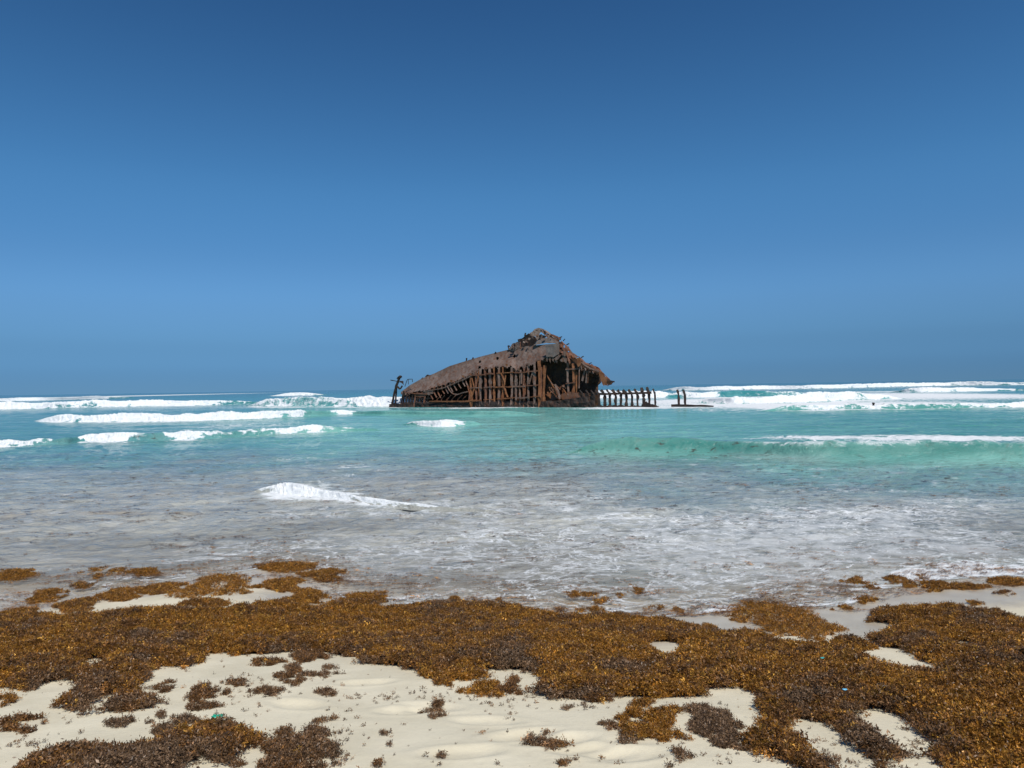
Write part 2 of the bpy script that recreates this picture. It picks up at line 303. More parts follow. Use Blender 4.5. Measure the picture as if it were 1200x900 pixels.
# ------------------------------------------------------------------ sea
# breakers, as photo pixels: (x, top of crest, foot of the face, foam 0..1)
WAVES = {
 'far_left': [(-60, 467, 470, .9), (20, 466.5, 470.2, 1), (72, 465, 468.8, 1), (110, 463.6, 467.4, 1), (144, 464, 466.6, .7), (165, 464.4, 466.2, .2)],
 'left_long': [(-80, 471, 481, 1), (0, 470.5, 480, 1), (40, 469.5, 479.5, 1), (80, 470, 478, .8), (140, 467.5, 477, 1), (190, 466, 476, 1), (230, 467, 475.5, 1), (262, 468.5, 474.5, .8), (300, 469, 474, .5), (320, 470, 473.5, .2)],
 'mid_left': [(285, 468, 476, .6), (310, 465.5, 476.5, .9), (345, 463.8, 476.8, .75), (385, 464, 476.8, .8), (420, 463.5, 477, 1), (450, 462.6, 477, 1), (480, 463, 477, 1), (520, 466, 476, .9)],
 'mid_left_back': [(310, 461.6, 464.2, .6), (325, 460.5, 464, 1), (352, 459.8, 463.7, 1), (375, 460.5, 463.4, .8), (392, 461.4, 463, .3)],
 'left_second': [(36, 488, 493, .3), (42, 485.8, 494, 1), (70, 485, 495, 1), (120, 484.3, 495, 1), (165, 483.8, 494.5, 1), (210, 483.5, 494, 1), (260, 482.4, 492.5, 1), (310, 480.8, 490.5, 1), (350, 480, 488.5, 1), (364, 480.2, 487.5, .4), (375, 480, 487, .08), (386, 479.5, 486.5, .4), (396, 479, 486, 1), (415, 479.6, 485.5, .8), (425, 480, 486, .1), (500, 479.6, 487, 0), (580, 480.5, 487, 0), (640, 483, 486, 0)],
 'left_third': [(-60, 518, 527, .9), (0, 515, 525, 1), (30, 514, 523, .85), (60, 512, 521, .5), (76, 509, 520, .12), (90, 507.5, 518.5, .4), (96, 506.5, 518, 1), (130, 506, 518, 1), (160, 505.5, 517.5, .9), (176, 504.5, 517.5, .35), (186, 503.5, 517, .2), (194, 503.5, 516.5, .7), (205, 503.8, 516, 1), (240, 504, 515, .85), (275, 503.5, 512.5, .6), (305, 501.5, 510.5, .75), (345, 499.5, 508.5, .8), (368, 496.5, 507.5, 1), (385, 499, 506.5, .7), (425, 500.5, 505, .4), (450, 502, 504.5, 0)],
 'small_middle': [(470, 495, 497.5, .2), (484, 493.6, 498.6, .8), (500, 492.4, 499.6, .95), (515, 491.0, 500.4, 1), (528, 491.2, 500.2, .9), (543, 492.4, 499.4, .75), (556, 493.2, 498, .45), (568, 494.5, 497.5, .1)],
 'near_right_swell': [(660, 526, 531, 0), (690, 520, 531, 0), (715, 514.5, 531.5, 0), (745, 511.6, 532, 0), (790, 511.8, 532, 0), (830, 515, 532, 0), (870, 518, 533, .25), (900, 517, 534, .75), (950, 517, 537, .9), (1000, 516, 538, .9), (1080, 515.5, 538, .8), (1160, 516, 539, .7), (1250, 517, 540, .6), (1400, 520, 540, 0)],
 'near_left': [(286, 574.5, 577, .3), (306, 570, 577.6, .6), (322, 566, 579, .9), (334, 564, 580, 1), (352, 566, 581.5, 1), (375, 572, 582, 1), (405, 577, 586, .9), (440, 583, 591.5, .85), (480, 588.5, 595.5, .75), (515, 592.5, 597.5, .6), (545, 595, 599, .4), (600, 599, 603, .15)],
 'far_right': [(770, 453.6, 457.6, .5), (786, 452.8, 457.6, 1), (830, 452.6, 457.4, 1), (880, 451.6, 456.6, 1), (910, 450.6, 455.6, 1), (950, 451.4, 456, .95), (990, 449.8, 454.8, 1), (1050, 447.8, 453.2, 1), (1110, 447, 451.8, 1), (1160, 447.4, 451.6, .9), (1200, 447.2, 451, .9), (1300, 446, 450, .8)],
 'behind_frames': [(640, 462, 468, .7), (680, 458, 467.5, 1), (700, 457, 467, 1), (740, 457, 467, 1), (765, 457.5, 466.6, 1), (784, 459, 466, .8), (790, 460, 465.6, .4), (800, 458.2, 466.2, 1), (830, 457.6, 466, 1), (843, 458, 465.6, .8), (850, 458, 465, .1), (880, 456.8, 464.5, .05), (910, 457, 464, .5), (935, 457.5, 464, .8), (960, 458.5, 463, .5)],
 'right_second': [(800, 468, 472.6, 1), (824, 464.8, 472.8, 1), (860, 463.8, 473.6, 1), (900, 463, 473, 1), (940, 459.5, 472, 1), (965, 456.5, 471, 1), (990, 457, 469, 1), (1020, 460, 468.5, .95), (1050, 462, 467.5, .85), (1064, 464, 467, .5)],
 'right_third': [(1040, 456.5, 459.6, .3), (1070, 454.6, 460, .95), (1100, 452.9, 459.5, 1), (1140, 453.5, 458.6, 1), (1180, 454.6, 457.6, .9), (1215, 455, 457.5, .6)],
 'right_front': [(890, 476.5, 481.5, .2), (950, 474, 480.7, .8), (1000, 473.2, 479.9, .75), (1060, 473.3, 479.2, .6), (1100, 472.4, 478.8, .6), (1150, 471.3, 478, .9), (1200, 470.2, 477.3, 1), (1300, 468.5, 475.8, 1)],
}
PROFILE = np.array([(-1.3, -0.10), (-0.7, -0.01), (-0.35, 0.05), (0.0, 0.13), (0.22, 0.29), (0.42, 0.48), (0.62, 0.70), (0.82, 0.88), (1.05, 0.98), (1.3, 1.0), (1.8, 0.92), (2.6, 0.72), (3.8, 0.43), (5.2, 0.19), (7.0, 0.03), (8.5, -0.10)])
_seg = np.concatenate([[0], np.cumsum(np.hypot(*np.diff(PROFILE, axis=0).T) * np.array([1, 1, 1, 1.4, 1.6, 1.6, 1.6, 1.6, 1.4, 1, .6, .5, .4, .3, .3]))])
waves = {}
for k, pts in WAVES.items():
    p = np.array(pts, float); px = np.arange(p[0, 0], p[-1, 0] + .1, 0.9 if k not in ('near_left',) else 0.7)
    jit = (fbm(px * 0.045, px * 0 + len(k) * 3.7, 3) - 0.5)
    top = np.interp(px, p[:, 0], p[:, 1]); foot = np.interp(px, p[:, 0], p[:, 2]); fo = np.interp(px, p[:, 0], p[:, 3])
    ker = np.hanning(15); ker /= ker.sum(); sm = lambda a: np.convolve(np.pad(a, 7, mode='edge'), ker, mode='valid')
    th = np.maximum(foot - top, 0.3) * (.86 if k != 'near_right_swell' else 1); th = sm(th) * (1 + sm(jit) * (0.35 if k == 'near_left' else .3 if k == 'near_right_swell' else .8)); foot = sm(foot); fo = sm(fo)
    rel = foot - hor(px)
    if rel.mean() < 16:   # far crests run nearly square to the view
        kw = np.hanning(161 if rel.mean() < 12 else 91); kw /= kw.sum(); q_ = len(kw) // 2; rel = np.convolve(np.pad(rel, q_, mode='reflect', reflect_type='odd'), kw, mode='valid'); foot = hor(px) + rel
    bx, by = plane_hit(px, foot)
    H = np.full_like(px, 0.5)
    for _ in range(30):
        cx, cy, cz = depth_hit(px, foot - th, by + 1.1 * H); H = 0.5 * H + 0.5 * np.clip(cz, 0.02, 4)
    e = np.minimum(np.arange(len(px)), np.arange(len(px))[::-1]) / (34.0 if k not in ('left_third', 'small_middle') else 14.)
    H = H * (sstep(0, 1, e) * .75 + .25 * np.minimum(e, 1)) + 0.01
    waves[k] = dict(px=px, bx=bx, by=by, H=H, foam=fo)

DK = np.array([8, 13, 18, 22, 26, 31, 40, 56, 95, 140, 220, 350, 700, 6000.])
DC = np.array([(.465, .42, .345), (.435, .405, .335), (.37, .362, .315), (.28, .32, .295), (.20, .32, .295), (.19, .42, .36), (.185, .455, .38), (.165, .44, .37), (.095, .345, .315), (.05, .27, .285), (.030, .215, .235), (.020, .165, .19), (.013, .125, .16), (.010, .085, .125)])
def sea_col(x, y):
    ly = np.log(np.maximum(y, 5)); ang = x / np.maximum(y, 5)
    ly = ly + (fbm(ang * 5 + 2, ly * 9, 4) - 0.5) * 0.30 + (fbm(x * .35, y * .22, 4) - .5) * .42 * sstep(60, 40, y) + np.interp(ang, [-.7, -.35, 0, .35, .7], [-.16, -.10, 0, .20, .32]) * sstep(80, 30, y)
    c = np.stack([np.interp(ly, np.log(DK), DC[:, i]) for i in range(3)], -1)
    rt = (sstep(.12, .45, ang) * sstep(24, 34, y) * sstep(140, 70, y))[..., None] * .8
    c = c * (1 - rt) + rt * np.array([.07, .285, .235])
    lf = (sstep(-.15, -.55, ang) * sstep(18, 40, y) * sstep(400, 90, y))[..., None] * .75
    return c * (1 - lf) + lf * np.array([.04, .205, .235])
def px_of(x, y, z=0.0):
    dx, dy, dz = x, y, z - EYE
    f = dx * FWD.x + dy * FWD.y + dz * FWD.z
    return 600 + FPX * (dx * RIGHT.x + dy * RIGHT.y + dz * RIGHT.z) / f, 450 - FPX * (dx * UP.x + dy * UP.y + dz * UP.z) / f
def spot(x, y, cx, cy, rx, ry, amp=1.0):
    """soft patch on the water, given where it lies in the photo but built on the level sea"""
    wx, wy = plane_hit(cx, cy); sx = rx / FPX * wy; _, y2 = plane_hit(cx, cy - ry); _, y1 = plane_hit(cx, cy + ry)
    sy = max(0.5 * abs(y2 - y1), 0.3)
    return amp * np.exp(-((x - wx) / sx) ** 2 - ((y - wy) / sy) ** 2)
def sea_attrs(x, y):
    d = y - edge_y(x)
    alpha = 0.05 * sstep(0.0, 0.04, d) + sstep(0.0, 2.0, d) * 0.70 + sstep(1.0, 7.0, d) * 0.25
    spec = np.interp(y, [9, 20, 40, 90, 300, 1000], [.50, .46, .24, .12, .06, .03])
    rip = np.interp(y, [9, 11, 16, 27, 36, 60, 300], [.45, .8, 1.0, .8, .35, .2, .1])
    murk = np.interp(y, [8, 11, 18, 28, 36, 50], [.04, .10, .17, .13, .04, 0])
    for s in ((110, 540, 160, 12, .3), (60, 603, 130, 6, .5), (220, 603, 90, 5, .35), (765, 524, 60, 8, .55), (700, 540, 90, 10, .26), (840, 529, 45, 5, .28), (940, 560, 200, 14, .15), (860, 590, 60, 10, .32), (1060, 568, 70, 8, .28), (235, 540, 40, 4, .4), (640, 560, 110, 12, .25), (480, 545, 60, 6, .15), (80, 522, 20, 5, .3), (180, 516, 25, 6, .3), (580, 503, 60, 4, .15)):
        murk = murk + spot(x, y, *s)
    foam = 0 * x; lace = 0 * x
    for s in ((345, 576, 34, 6, .75), (390, 582, 45, 5, .75), (440, 590, 45, 4.5, .7), (495, 597, 50, 4, .6), (600, 535, 60, 8, .30), (560, 515, 40, 5, .30), (590, 548, 90, 8, .30), (430, 547, 40, 4, .35), (940, 480, 160, 5, .42), (700, 478, 60, 3, .35), (1050, 513, 150, 5, .85), (930, 512, 60, 4, .7), (1150, 514, 90, 4, .7), (1000, 467, 180, 5, .85), (1120, 463, 100, 5, .85), (870, 471, 70, 4, .85), (760, 471, 70, 4, .8), (850, 475, 100, 3, .65), (1060, 474, 120, 4, .75), (160, 474, 180, 2.5, .6), (380, 472, 80, 4, .7), (60, 466, 80, 2, .7), (250, 462, 120, 1.5, .6), (950, 460, 150, 3, .6), (240, 500, 120, 4, .33), (60, 505, 80, 4, .3), (330, 497, 60, 3, .32), (150, 524, 60, 5, .30), (420, 505, 60, 5, .22), (820, 482, 60, 4, .30), (650, 520, 120, 8, .25), (570, 477.6, 130, 1.3, .75), (740, 478, 60, 1.3, .7), (570, 480, 120, 4, .25), (200, 479, 200, 3, .3), (1150, 488, 60, 5, .25)):
        foam = foam + spot(x, y, *s) * 0.8
    for s in ((1090, 640, 170, 45, .75), (900, 640, 180, 50, .65), (980, 600, 120, 15, .35), (700, 650, 190, 45, .50), (560, 620, 120, 30, .30), (470, 660, 90, 40, .30), (330, 650, 120, 30, .15), (760, 600, 90, 15, .25), (1130, 600, 120, 12, .3), (420, 600, 120, 10, .3), (1130, 662, 120, 10, .5), (350, 535, 80, 6, .3), (600, 590, 140, 12, .30), (250, 640, 160, 40, .22), (100, 560, 120, 30, .14), (800, 570, 200, 14, .3), (1100, 575, 120, 16, .32), (400, 560, 120, 20, .22)):
        lace = lace + spot(x, y, *s)
    # froth along the torn lip of the swash
    xp = np.interp(x, _ex, _e[:, 0])
    lip = np.interp(xp, [0, 130, 150, 190, 240, 290, 350, 372, 385, 410, 440, 600, 760, 790, 830, 880, 930, 1000, 1040, 1100, 1200], [.6, .62, .8, .85, .65, .7, .75, .65, .65, .7, .66, .65, .7, .9, 1., .9, .75, .7, .8, .95, .95])
    wid = np.interp(xp, [0, 780, 860, 1000, 1040, 1100, 1200], [.18, .2, .34, .3, .5, .9, 1.1])
    foam = foam + lip * 1.0 * np.exp(-(d - wid * 0.4) ** 2 / wid ** 2 / 0.5) * (0.5 + fbm(x * 1.7, x * 0 + 3, 3)) * sstep(-0.05, 0.1, d)
    lace = lace + 0.42 * np.exp(-d / 1.8) * sstep(0, .2, d)
    # spent foam before and behind each breaker
    for kk_, w in waves.items():
        if kk_ == 'near_right_swell': continue
        o = np.argsort(w['bx']); yb = np.interp(x, w['bx'][o], w['by'][o]); Hh = np.interp(x, w['bx'][o], w['H'][o], left=0, right=0); fo = np.interp(x, w['bx'][o], w['foam'][o], left=0, right=0)
        q = (y - yb) / np.maximum(Hh, 0.05)
        foam = foam + fo * sstep(.02, .2, Hh) * (0.30 * np.exp(-((q + .5) / 4.0) ** 2) * (q < 3) + 0.44 * np.exp(-((q + .3) / 1.5) ** 2) + 0.40 * sstep(2, 5, q) * sstep(60, 9, q))
    return alpha, spec, rip, np.clip(murk, 0, 1), np.clip(foam, 0, 1), np.clip(lace, 0, 1)
def swell(x, y):
    z = (fbm(x * 0.22, y * 0.75, 3) - 0.5) * 0.16 * sstep(10, 20, y) * sstep(300, 120, y)
    z = z + (np.abs(fbm(x * .9 + 4, y * 1.5, 4) - 0.5) - .12) * -0.16 * sstep(10.5, 15, y) * sstep(90, 40, y)
    z = z + (fbm(x * 2.6, y * 3.4 + 8, 3) - .5) * 0.075 * sstep(9.8, 13, y) * sstep(60, 30, y)
    return z
def build_sea():
    rows = np.concatenate([np.linspace(330, 60, 430), np.linspace(60, 12, 150)[1:], np.linspace(12, 0.38, 70)[1:]])
    ys = EYE * FPX / rows
    s = np.linspace(-1, 1, 640); outer = np.array([1.06, 1.15, 1.3, 1.6, 2.2, 3.2, 5.0])
    s = np.concatenate([-outer[::-1], s, outer])
    Y, S = np.meshgrid(ys, s, indexing='ij'); X = S * (Y * 0.72 + 1.5)
    d = Y - edge_y(X)
    zs = sand_z(X, Y)
    Z = np.maximum(swell(X, Y), zs + 0.006 + np.clip(d, 0, 3) * 0.010 + 0.008 * (fbm(X * 3, Y * 5, 2) - .3))
    Z = np.where(d < 0.0, zs + 0.004 + d * 0.25, Z)
    al, sp, ri, mu, fo, la = sea_attrs(X, Y)
    V = np.stack([X, Y, Z], -1).reshape(-1, 3); F = grid_faces(len(ys), len(s))
    keep = (d.ravel() > -0.6)[F].all(1); F = F[keep]
    used = np.unique(F); mp = np.full(len(V), -1); mp[used] = np.arange(len(used)); F = mp[F]; r = lambda a: a.ravel()[used]
    o = mesh_obj('sea', V[used], F, SEA, smooth=True, attrs=dict(alpha=r(al), spec=r(sp), ripple=r(ri), murk=r(mu), foam=r(fo), lace=r(la)), colors={'col': sea_col(X, Y).reshape(-1, 3)[used]})
    tag(o, kind='structure')
build_sea()
def foot_w(w): return float(np.median(w['H'] / w['by'])) * FPX
def build_wave(key, w):
    n = len(w['px']); ns = 46
    tt = np.linspace(0, _seg[-1], ns); pd = np.interp(tt, _seg, PROFILE[:, 0]); pz = np.interp(tt, _seg, PROFILE[:, 1])
    H = w['H'][:, None]; f = w['foam'][:, None]
    # distance is measured along the sight line's own ground track so the crest stays over its foot
    dirx = w['bx'] / np.hypot(w['bx'], w['by']); diry = w['by'] / np.hypot(w['bx'], w['by'])
    back = pd[None, :] * np.clip(H, 0, 9)
    X = w['bx'][:, None] + back * dirx[:, None] * 0.6; Y = w['by'][:, None] + back * (0.4 + 0.6 * diry[:, None])
    Z = pz[None, :] * H - 0.015
    front = np.exp(-((pd[None, :] - 0.7) / 0.95) ** 2)
    L = 1.5 / np.clip(H, .2, 2.2); sl = (pz[None, :] * 1.0 + pd[None, :] * .35) * np.clip(H, .2, 2.2)
    bil = fbm(X * L * 1.1, sl * L * 1.3 + Y * .15, 3); bil2 = fbm(X * L * 4.2 + 5, sl * L * 5.0, 3)
    lump = ((bil - .5) * 0.55 + (bil2 - .5) * 0.24) * H * np.clip(f * 1.4, 0, 1) * front
    if key == 'near_right_swell': lump = lump * 0
    Z = Z + lump * 0.6; Y = Y - lump * 0.5
    unb = (1 - f) * np.exp(-((pd[None, :] - .2) / .3) ** 2) * H * .12
    Y = Y + unb
    al, sp, ri, mu, fo, la = sea_attrs(X, Y)
    band = sstep(-0.9, -0.1, pd)[None, :] * sstep(3.6, 1.2, pd)[None, :]
    low = sstep(.9, .1, pd + 0)[None, :]
    f = np.stack([np.interp(w['px'] + (pz[q] - .5) * (foot_w(w)) * .9, w['px'], w['foam']) for q in range(ns)], 1)
    f = np.clip(f + (fbm(w['px'][:, None] * .16 + 0 * X, pz[None, :] * 3 + 0 * X, 3) - .5) * .7 * (f < .97) * (f > .03), 0, 1)
    tear = fbm(X * .55 + 3, Y * .25, 3)
    fo2 = np.clip(f * 1.22 - (1 - f) * low * 1.1 - .06 - .34 * sstep(.35, -.5, pd)[None, :] - 1.9 * np.clip(.47 - tear, 0, 1) * (.4 + .6 * (pd[None, :] < .5)), 0, 1.05) * band
    fo2 = np.where(f < .12, fo2 * .3, fo2)
    if key == 'near_right_swell':
        fo2 = np.clip(f * 1.5, 0, 1) * sstep(0.6, 1.3, pd)[None, :] * sstep(9, 4, pd)[None, :] * 0.58
    if key == 'mid_left': fo2 = fo2 * (1 - 0.42 * (np.exp(-((w['px'][:, None] - 345) / 40) ** 2)) * np.exp(-((pd[None, :] - .6) / .4) ** 2))
    fo = np.clip(np.maximum(fo * .6, fo2), 0, 1.2)
    c = sea_col(X, Y)
    face = (np.exp(-((pd[None, :] - .45) / .5) ** 2) * (1 - np.clip(f, 0, 1)) * 0.6)[..., None]  # unbroken front tinted: light passing through the wave is put into its colour
    tgt = np.array([.05, .225, .175]) if key in ('near_right_swell',) else np.array([.05, .27, .245]) if key == 'right_front' else np.array([.016, .165, .165]) if 'left' not in key or 'far' in key else np.array([.085, .20, .165])
    if key == 'near_left': face = face * 0
    if key == 'near_right_swell': face = (np.exp(-((pd[None, :] - .55) / .6) ** 2) * .9 + 0 * f)[..., None]
    c = c * (1 - face) + face * tgt
    order = slice(None)
    V = np.stack([X, Y, Z], -1).reshape(-1, 3)
    o = mesh_obj('breaking_wave', V, grid_faces(n, ns)[:, ::-1], SEA, smooth=True,
                 attrs=dict(alpha=np.ones(V.shape[0]), spec=sp.ravel() * .8, ripple=ri.ravel() * .15, murk=mu.ravel() * (.9 if key == 'near_right_swell' else 1), foam=fo.ravel(), lace=(la * .3 + (key == 'near_right_swell') * f * sstep(.4, 1.0, pd)[None, :] * 1.0).ravel()), colors={'col': c.reshape(-1, 3)})
    tag(o, kind='structure')
for k, w in waves.items(): build_wave(k, w)

# ------------------------------------------------------------------ shipwreck
WY = float(plane_hit(580, 477.2)[1])
def P(px, py, dep=0.0):
    # the hull lies slantwise: its high end is nearer the beach than the stern
    wy = float(plane_hit(min(max(px, 440), 860), 477.3)[1])
    x, y, z = depth_hit(px, py, wy + dep); return Vector((float(x), float(y), float(z)))
PXM = WY / FPX                      # metres per photo pixel at the wreck
wreck = bpy.data.objects.new('shipwreck', None); COL.objects.link(wreck)
wreck.location = (float(P(590, 477)[0]), WY + 4, 0.0)
tag(wreck, 'rusted broken ship hull lying in the surf with bare ribs and torn plating', 'shipwreck')
WOFF = wreck.location.copy()
def wpart(name, V, F, mat, parent=None, smooth=False, solid=0.0):
    par = parent or wreck
    V = np.asarray([tuple(v) for v in V], float) - np.array(WOFF if par is wreck or par.parent is wreck else par.location)
    o = mesh_obj(name, V, F, mat, par, smooth)
    if solid:
        m = o.modifiers.new('thickness', 'SOLIDIFY'); m.thickness = solid; m.offset = 0
    return o
def bar(pts, w, d=None, jit=0.0, taper=1.0, seed=0):
    """bar of rectangular, uneven section along points"""
    rnd = random.Random(seed + int(abs(pts[0].x) * 97 + abs(pts[0].z) * 31)); d = d or w
    V = []; F = []; n = len(pts)
    for i, p in enumerate(pts):
        a = pts[max(i - 1, 0)]; b = pts[min(i + 1, n - 1)]; t = (b - a).normalized()
        s = Vector((0, 1, 0)).cross(t)
        if s.length < .1: s = Vector((1, 0, 0))
        s.normalize(); q = t.cross(s).normalized()
        k = (1 + (taper - 1) * i / (n - 1)) * (1 + rnd.uniform(-jit, jit))
        o = s * rnd.uniform(-jit, jit) * w * .4
        for (u, v) in ((-1, -1), (1, -1), (1, 1), (-1, 1)): V.append(p + o + s * (u * w * .5 * k) + q * (v * d * .5 * k))
    for i in range(n - 1):
        for j in range(4):
            a = i * 4 + j; b = i * 4 + (j + 1) % 4; F.append((a, b, b + 4, a + 4))
    F.append((3, 2, 1, 0)); F.append(tuple(range(4 * n - 4, 4 * n)))
    return V, F
def subdiv(pts, n):
    out = []; P_ = [Vector(p) for p in pts]; k = len(P_) - 1
    for i in range(n + 1):
        u = i / n * k; j = min(int(u), k - 1); out.append(P_[j].lerp(P_[j + 1], u - j))
    return out
def rib(px_pts, dep, w=2.6, mat=RUST, name='rib', jit=.22, n=7, parent=None, d=None):
    pts = subdiv([P(a[0], a[1], dep + (a[2] if len(a) > 2 else 0)) for a in px_pts], n)
    V, F = bar(pts, w * PXM, (d or w) * PXM, jit); return wpart(name, V, F, mat, parent)
def sheet(name, top, low, x0, x1, dep_top, dep_low, mat, nx=None, nv=14, rag=1.2, holes=(), noise_=0.10, seed=0, parent=None, thick=0.07, rag_top=0.0, tear=0.0, round_=0.0):
    """torn plating between an upper and a lower outline, with real gaps"""
    top = np.array(top, float); low = np.array(low, float); nx = nx or int((x1 - x0) / 0.75)
    u = np.linspace(x0, x1, nx); T = np.interp(u, top[:, 0], top[:, 1]); Lw = np.interp(u, low[:, 0], low[:, 1])
    step = np.floor(u / 2.3) * 2.3
    Lr = Lw + (fbm(step * .33, step * 0 + seed, 3) - .5) * 2 * rag * 1.6 + (fbm(u * 1.1, u * 0 + seed + 4, 2) - .5) * rag
    Tr = T + (fbm(step * .41, step * 0 + seed + 9, 3) - .5) * 2 * rag_top
    Lw = Lw + rag * 1.3; T = T - rag_top * .8
    if not rag: Lr = Lw + 1
    if not rag_top: Tr = T - 1
    V = []; keep = np.ones((nx, nv), bool)
    for i in range(nx):
        for j in range(nv):
            v = j / (nv - 1); py = T[i] + (Lw[i] - T[i]) * v
            dt = np.interp(u[i], *zip(*dep_top)) if isinstance(dep_top, (list, tuple)) else dep_top
            dl = np.interp(u[i], *zip(*dep_low)) if isinstance(dep_low, (list, tuple)) else dep_low
            vv = v ** (1 + round_)
            dep = dt + (dl - dt) * vv + (float(fbm(u[i] * .22, py * .22 + seed, 3)) - .5) * noise_ * 6 * min(1, 3 * v + .1)
            V.append(P(u[i], py, dep))
            if py > Lr[i] or py < Tr[i]: keep[i, j] = False
            for (hx, hy, hr, hs) in holes:
                if ((u[i] - hx) / hr) ** 2 + ((py - hy) / hs) ** 2 < 1: keep[i, j] = False
            if tear and v > .12 and fbm(u[i] * .33 + seed * 3, py * .33, 3) > 1 - tear: keep[i, j] = False
    F = []
    for i in range(nx - 1):
        for j in range(nv - 1):
            if keep[i, j] and keep[i + 1, j + 1] and keep[i + 1, j] and keep[i, j + 1]:
                F.append((i * nv + j, i * nv + j + 1, (i + 1) * nv + j + 1, (i + 1) * nv + j))
    return wpart(name, V, F, mat, parent, solid=thick)
def slab(name, poly, dep, mat, thick=0.25, jit=0.4, seed=0, parent=None, sub=3, lean=0.0):
    """thick ragged plate cut to an outline"""
    rnd = random.Random(seed); pts = []
    for i, a in enumerate(poly):
        b = poly[(i + 1) % len(poly)]
        for k in range(sub):
            t = k / sub; j = jit if k else jit * .4
            pts.append((a[0] + (b[0] - a[0]) * t + rnd.uniform(-j, j), a[1] + (b[1] - a[1]) * t + rnd.uniform(-j, j)))
    n = len(pts); ym = max(p[1] for p in pts)
    dd = [dep + lean * (ym - p[1]) * PXM for p in pts]
    V = [P(p[0], p[1], d_) for p, d_ in zip(pts, dd)] + [P(p[0], p[1], d_ + thick) for p, d_ in zip(pts, dd)]
    F = [tuple(range(n))[::-1], tuple(range(n, 2 * n))] + [(i, (i + 1) % n, n + (i + 1) % n, n + i) for i in range(n)]
    return wpart(name, V, F, mat, parent)

TOPL = [(468, 461), (472, 458), (480, 451.7), (495, 443.3), (510, 437.3), (527, 429), (543, 424), (563, 418), (582, 413.2), (596, 409.8), (603, 408), (610, 406.5), (625, 405), (640, 403.6), (655.5, 402.6)]
LOWL = [(468, 463), (476, 462), (488, 460.5), (507, 455), (520, 451.5), (540, 445), (549, 441), (556, 436.5), (563, 433), (583, 431.5), (598, 430.5), (605, 435), (611, 434.5), (618, 430), (625, 427.5), (632, 424), (640, 419), (647, 419.5), (655.5, 415)]
DT = [(468, 2.2), (560, 3.0), (600, 3.2), (640, 2.2), (655, 1.2)]; DL = [(468, .6), (500, 0), (655, 0)]
sheet('hull_plating', TOPL, LOWL, 470, 655.5, DT, DL, PLATE, holes=[(562.6, 424, .95, 1.2), (583, 420.2, 1.1, 1.5), (603, 417.5, 1.1, 1.4), (562, 431, 1.2, 2), (611, 432.2, 1.6, 1.9), (618, 429.5, 1.4, 2.2), (630, 424.5, 1.5, 1.8), (505, 456, 1, 1)], rag=1.15, nv=34, noise_=.05, seed=2, round_=.5)
slab('grey_plate', [(639, 404), (655.3, 402.8), (655, 415), (648, 418.5), (640, 418)], -0.12, GREYP, .1, .5, 3, lean=.12)
# far side of the hull, deck and ends keep the inside dark
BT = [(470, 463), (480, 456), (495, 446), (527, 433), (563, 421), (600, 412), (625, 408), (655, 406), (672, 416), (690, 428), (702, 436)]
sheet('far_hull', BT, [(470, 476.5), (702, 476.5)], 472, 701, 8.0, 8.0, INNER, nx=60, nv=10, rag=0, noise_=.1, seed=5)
def deck():
    us = np.linspace(472, 655, 50); V = []; F = []
    for u in us:
        a = np.interp(u, *np.array(TOPL).T); b = np.interp(u, *np.array(BT).T); dt = np.interp(u, *zip(*DT))
        for k in range(5):
            t = k / 4; V.append(P(u, a + .5 + (b - a - .5) * t, dt + .1 + (7.95 - dt) * t))
    for i in range(len(us) - 1):
        for k in range(4): F.append((i * 5 + k, i * 5 + k + 1, i * 5 + k + 6, i * 5 + k + 5))
    wpart('deck', V, F, PLATE, solid=.1)
deck()
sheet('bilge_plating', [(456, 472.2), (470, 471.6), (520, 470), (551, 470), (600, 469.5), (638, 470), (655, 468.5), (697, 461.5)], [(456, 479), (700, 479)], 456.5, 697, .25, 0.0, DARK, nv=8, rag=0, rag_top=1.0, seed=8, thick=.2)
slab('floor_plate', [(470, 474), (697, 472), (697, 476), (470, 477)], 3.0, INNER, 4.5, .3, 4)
# ribs of the open side
for i, (x, m, w) in enumerate([(552.5, ORANGE, 3.4), (558.3, RUST, 2.4), (563, PALER, 2.6), (569.2, RUST, 2.7), (574.4, PALER, 2.6), (579.6, ORANGE, 2.3), (584.8, PALER, 2.4), (589.6, ORANGE, 2.2), (599.4, PALER, 2.9), (604.7, PALER, 2.3), (609.8, PALER, 2.1), (614, RUST, 2.3), (619.3, PALER, 2.3), (626.3, PALER, 2.6), (632.2, ORANGE, 3.0)]):
    yt = float(np.interp(x, *np.array(LOWL).T)) - 1.2
    lean = random.uniform(-.6, .6)
    rib([(x + lean, yt), (x + random.uniform(-.5, .5), 452), (x - lean * .3, 477.8)], .15, w, m, jit=.3, n=9)
    if i in (2, 4, 9, 12):   # remains of plating rusted through, still hanging on the rib
        slab('plate_remnant', [(x - 2.0, 447), (x - .6, 442), (x + 1.4, 443), (x + 2.1, 449), (x + .8, 453), (x - 1.4, 452)], .02, m, .08, .5, i)
for i in range(15):
    x = 555 + i * 5.4 + random.uniform(-1, 1); yt = float(np.interp(x, *np.array(LOWL).T)) - 1
    rib([(x, yt), (x + random.uniform(-1, 1), 455), (x + random.uniform(-1.5, 1.5), 476)], random.uniform(1.0, 2.2), random.uniform(.9, 1.7), random.choice([RUST, INNER, ORANGE, DARK]), 'rib', .35, 7)
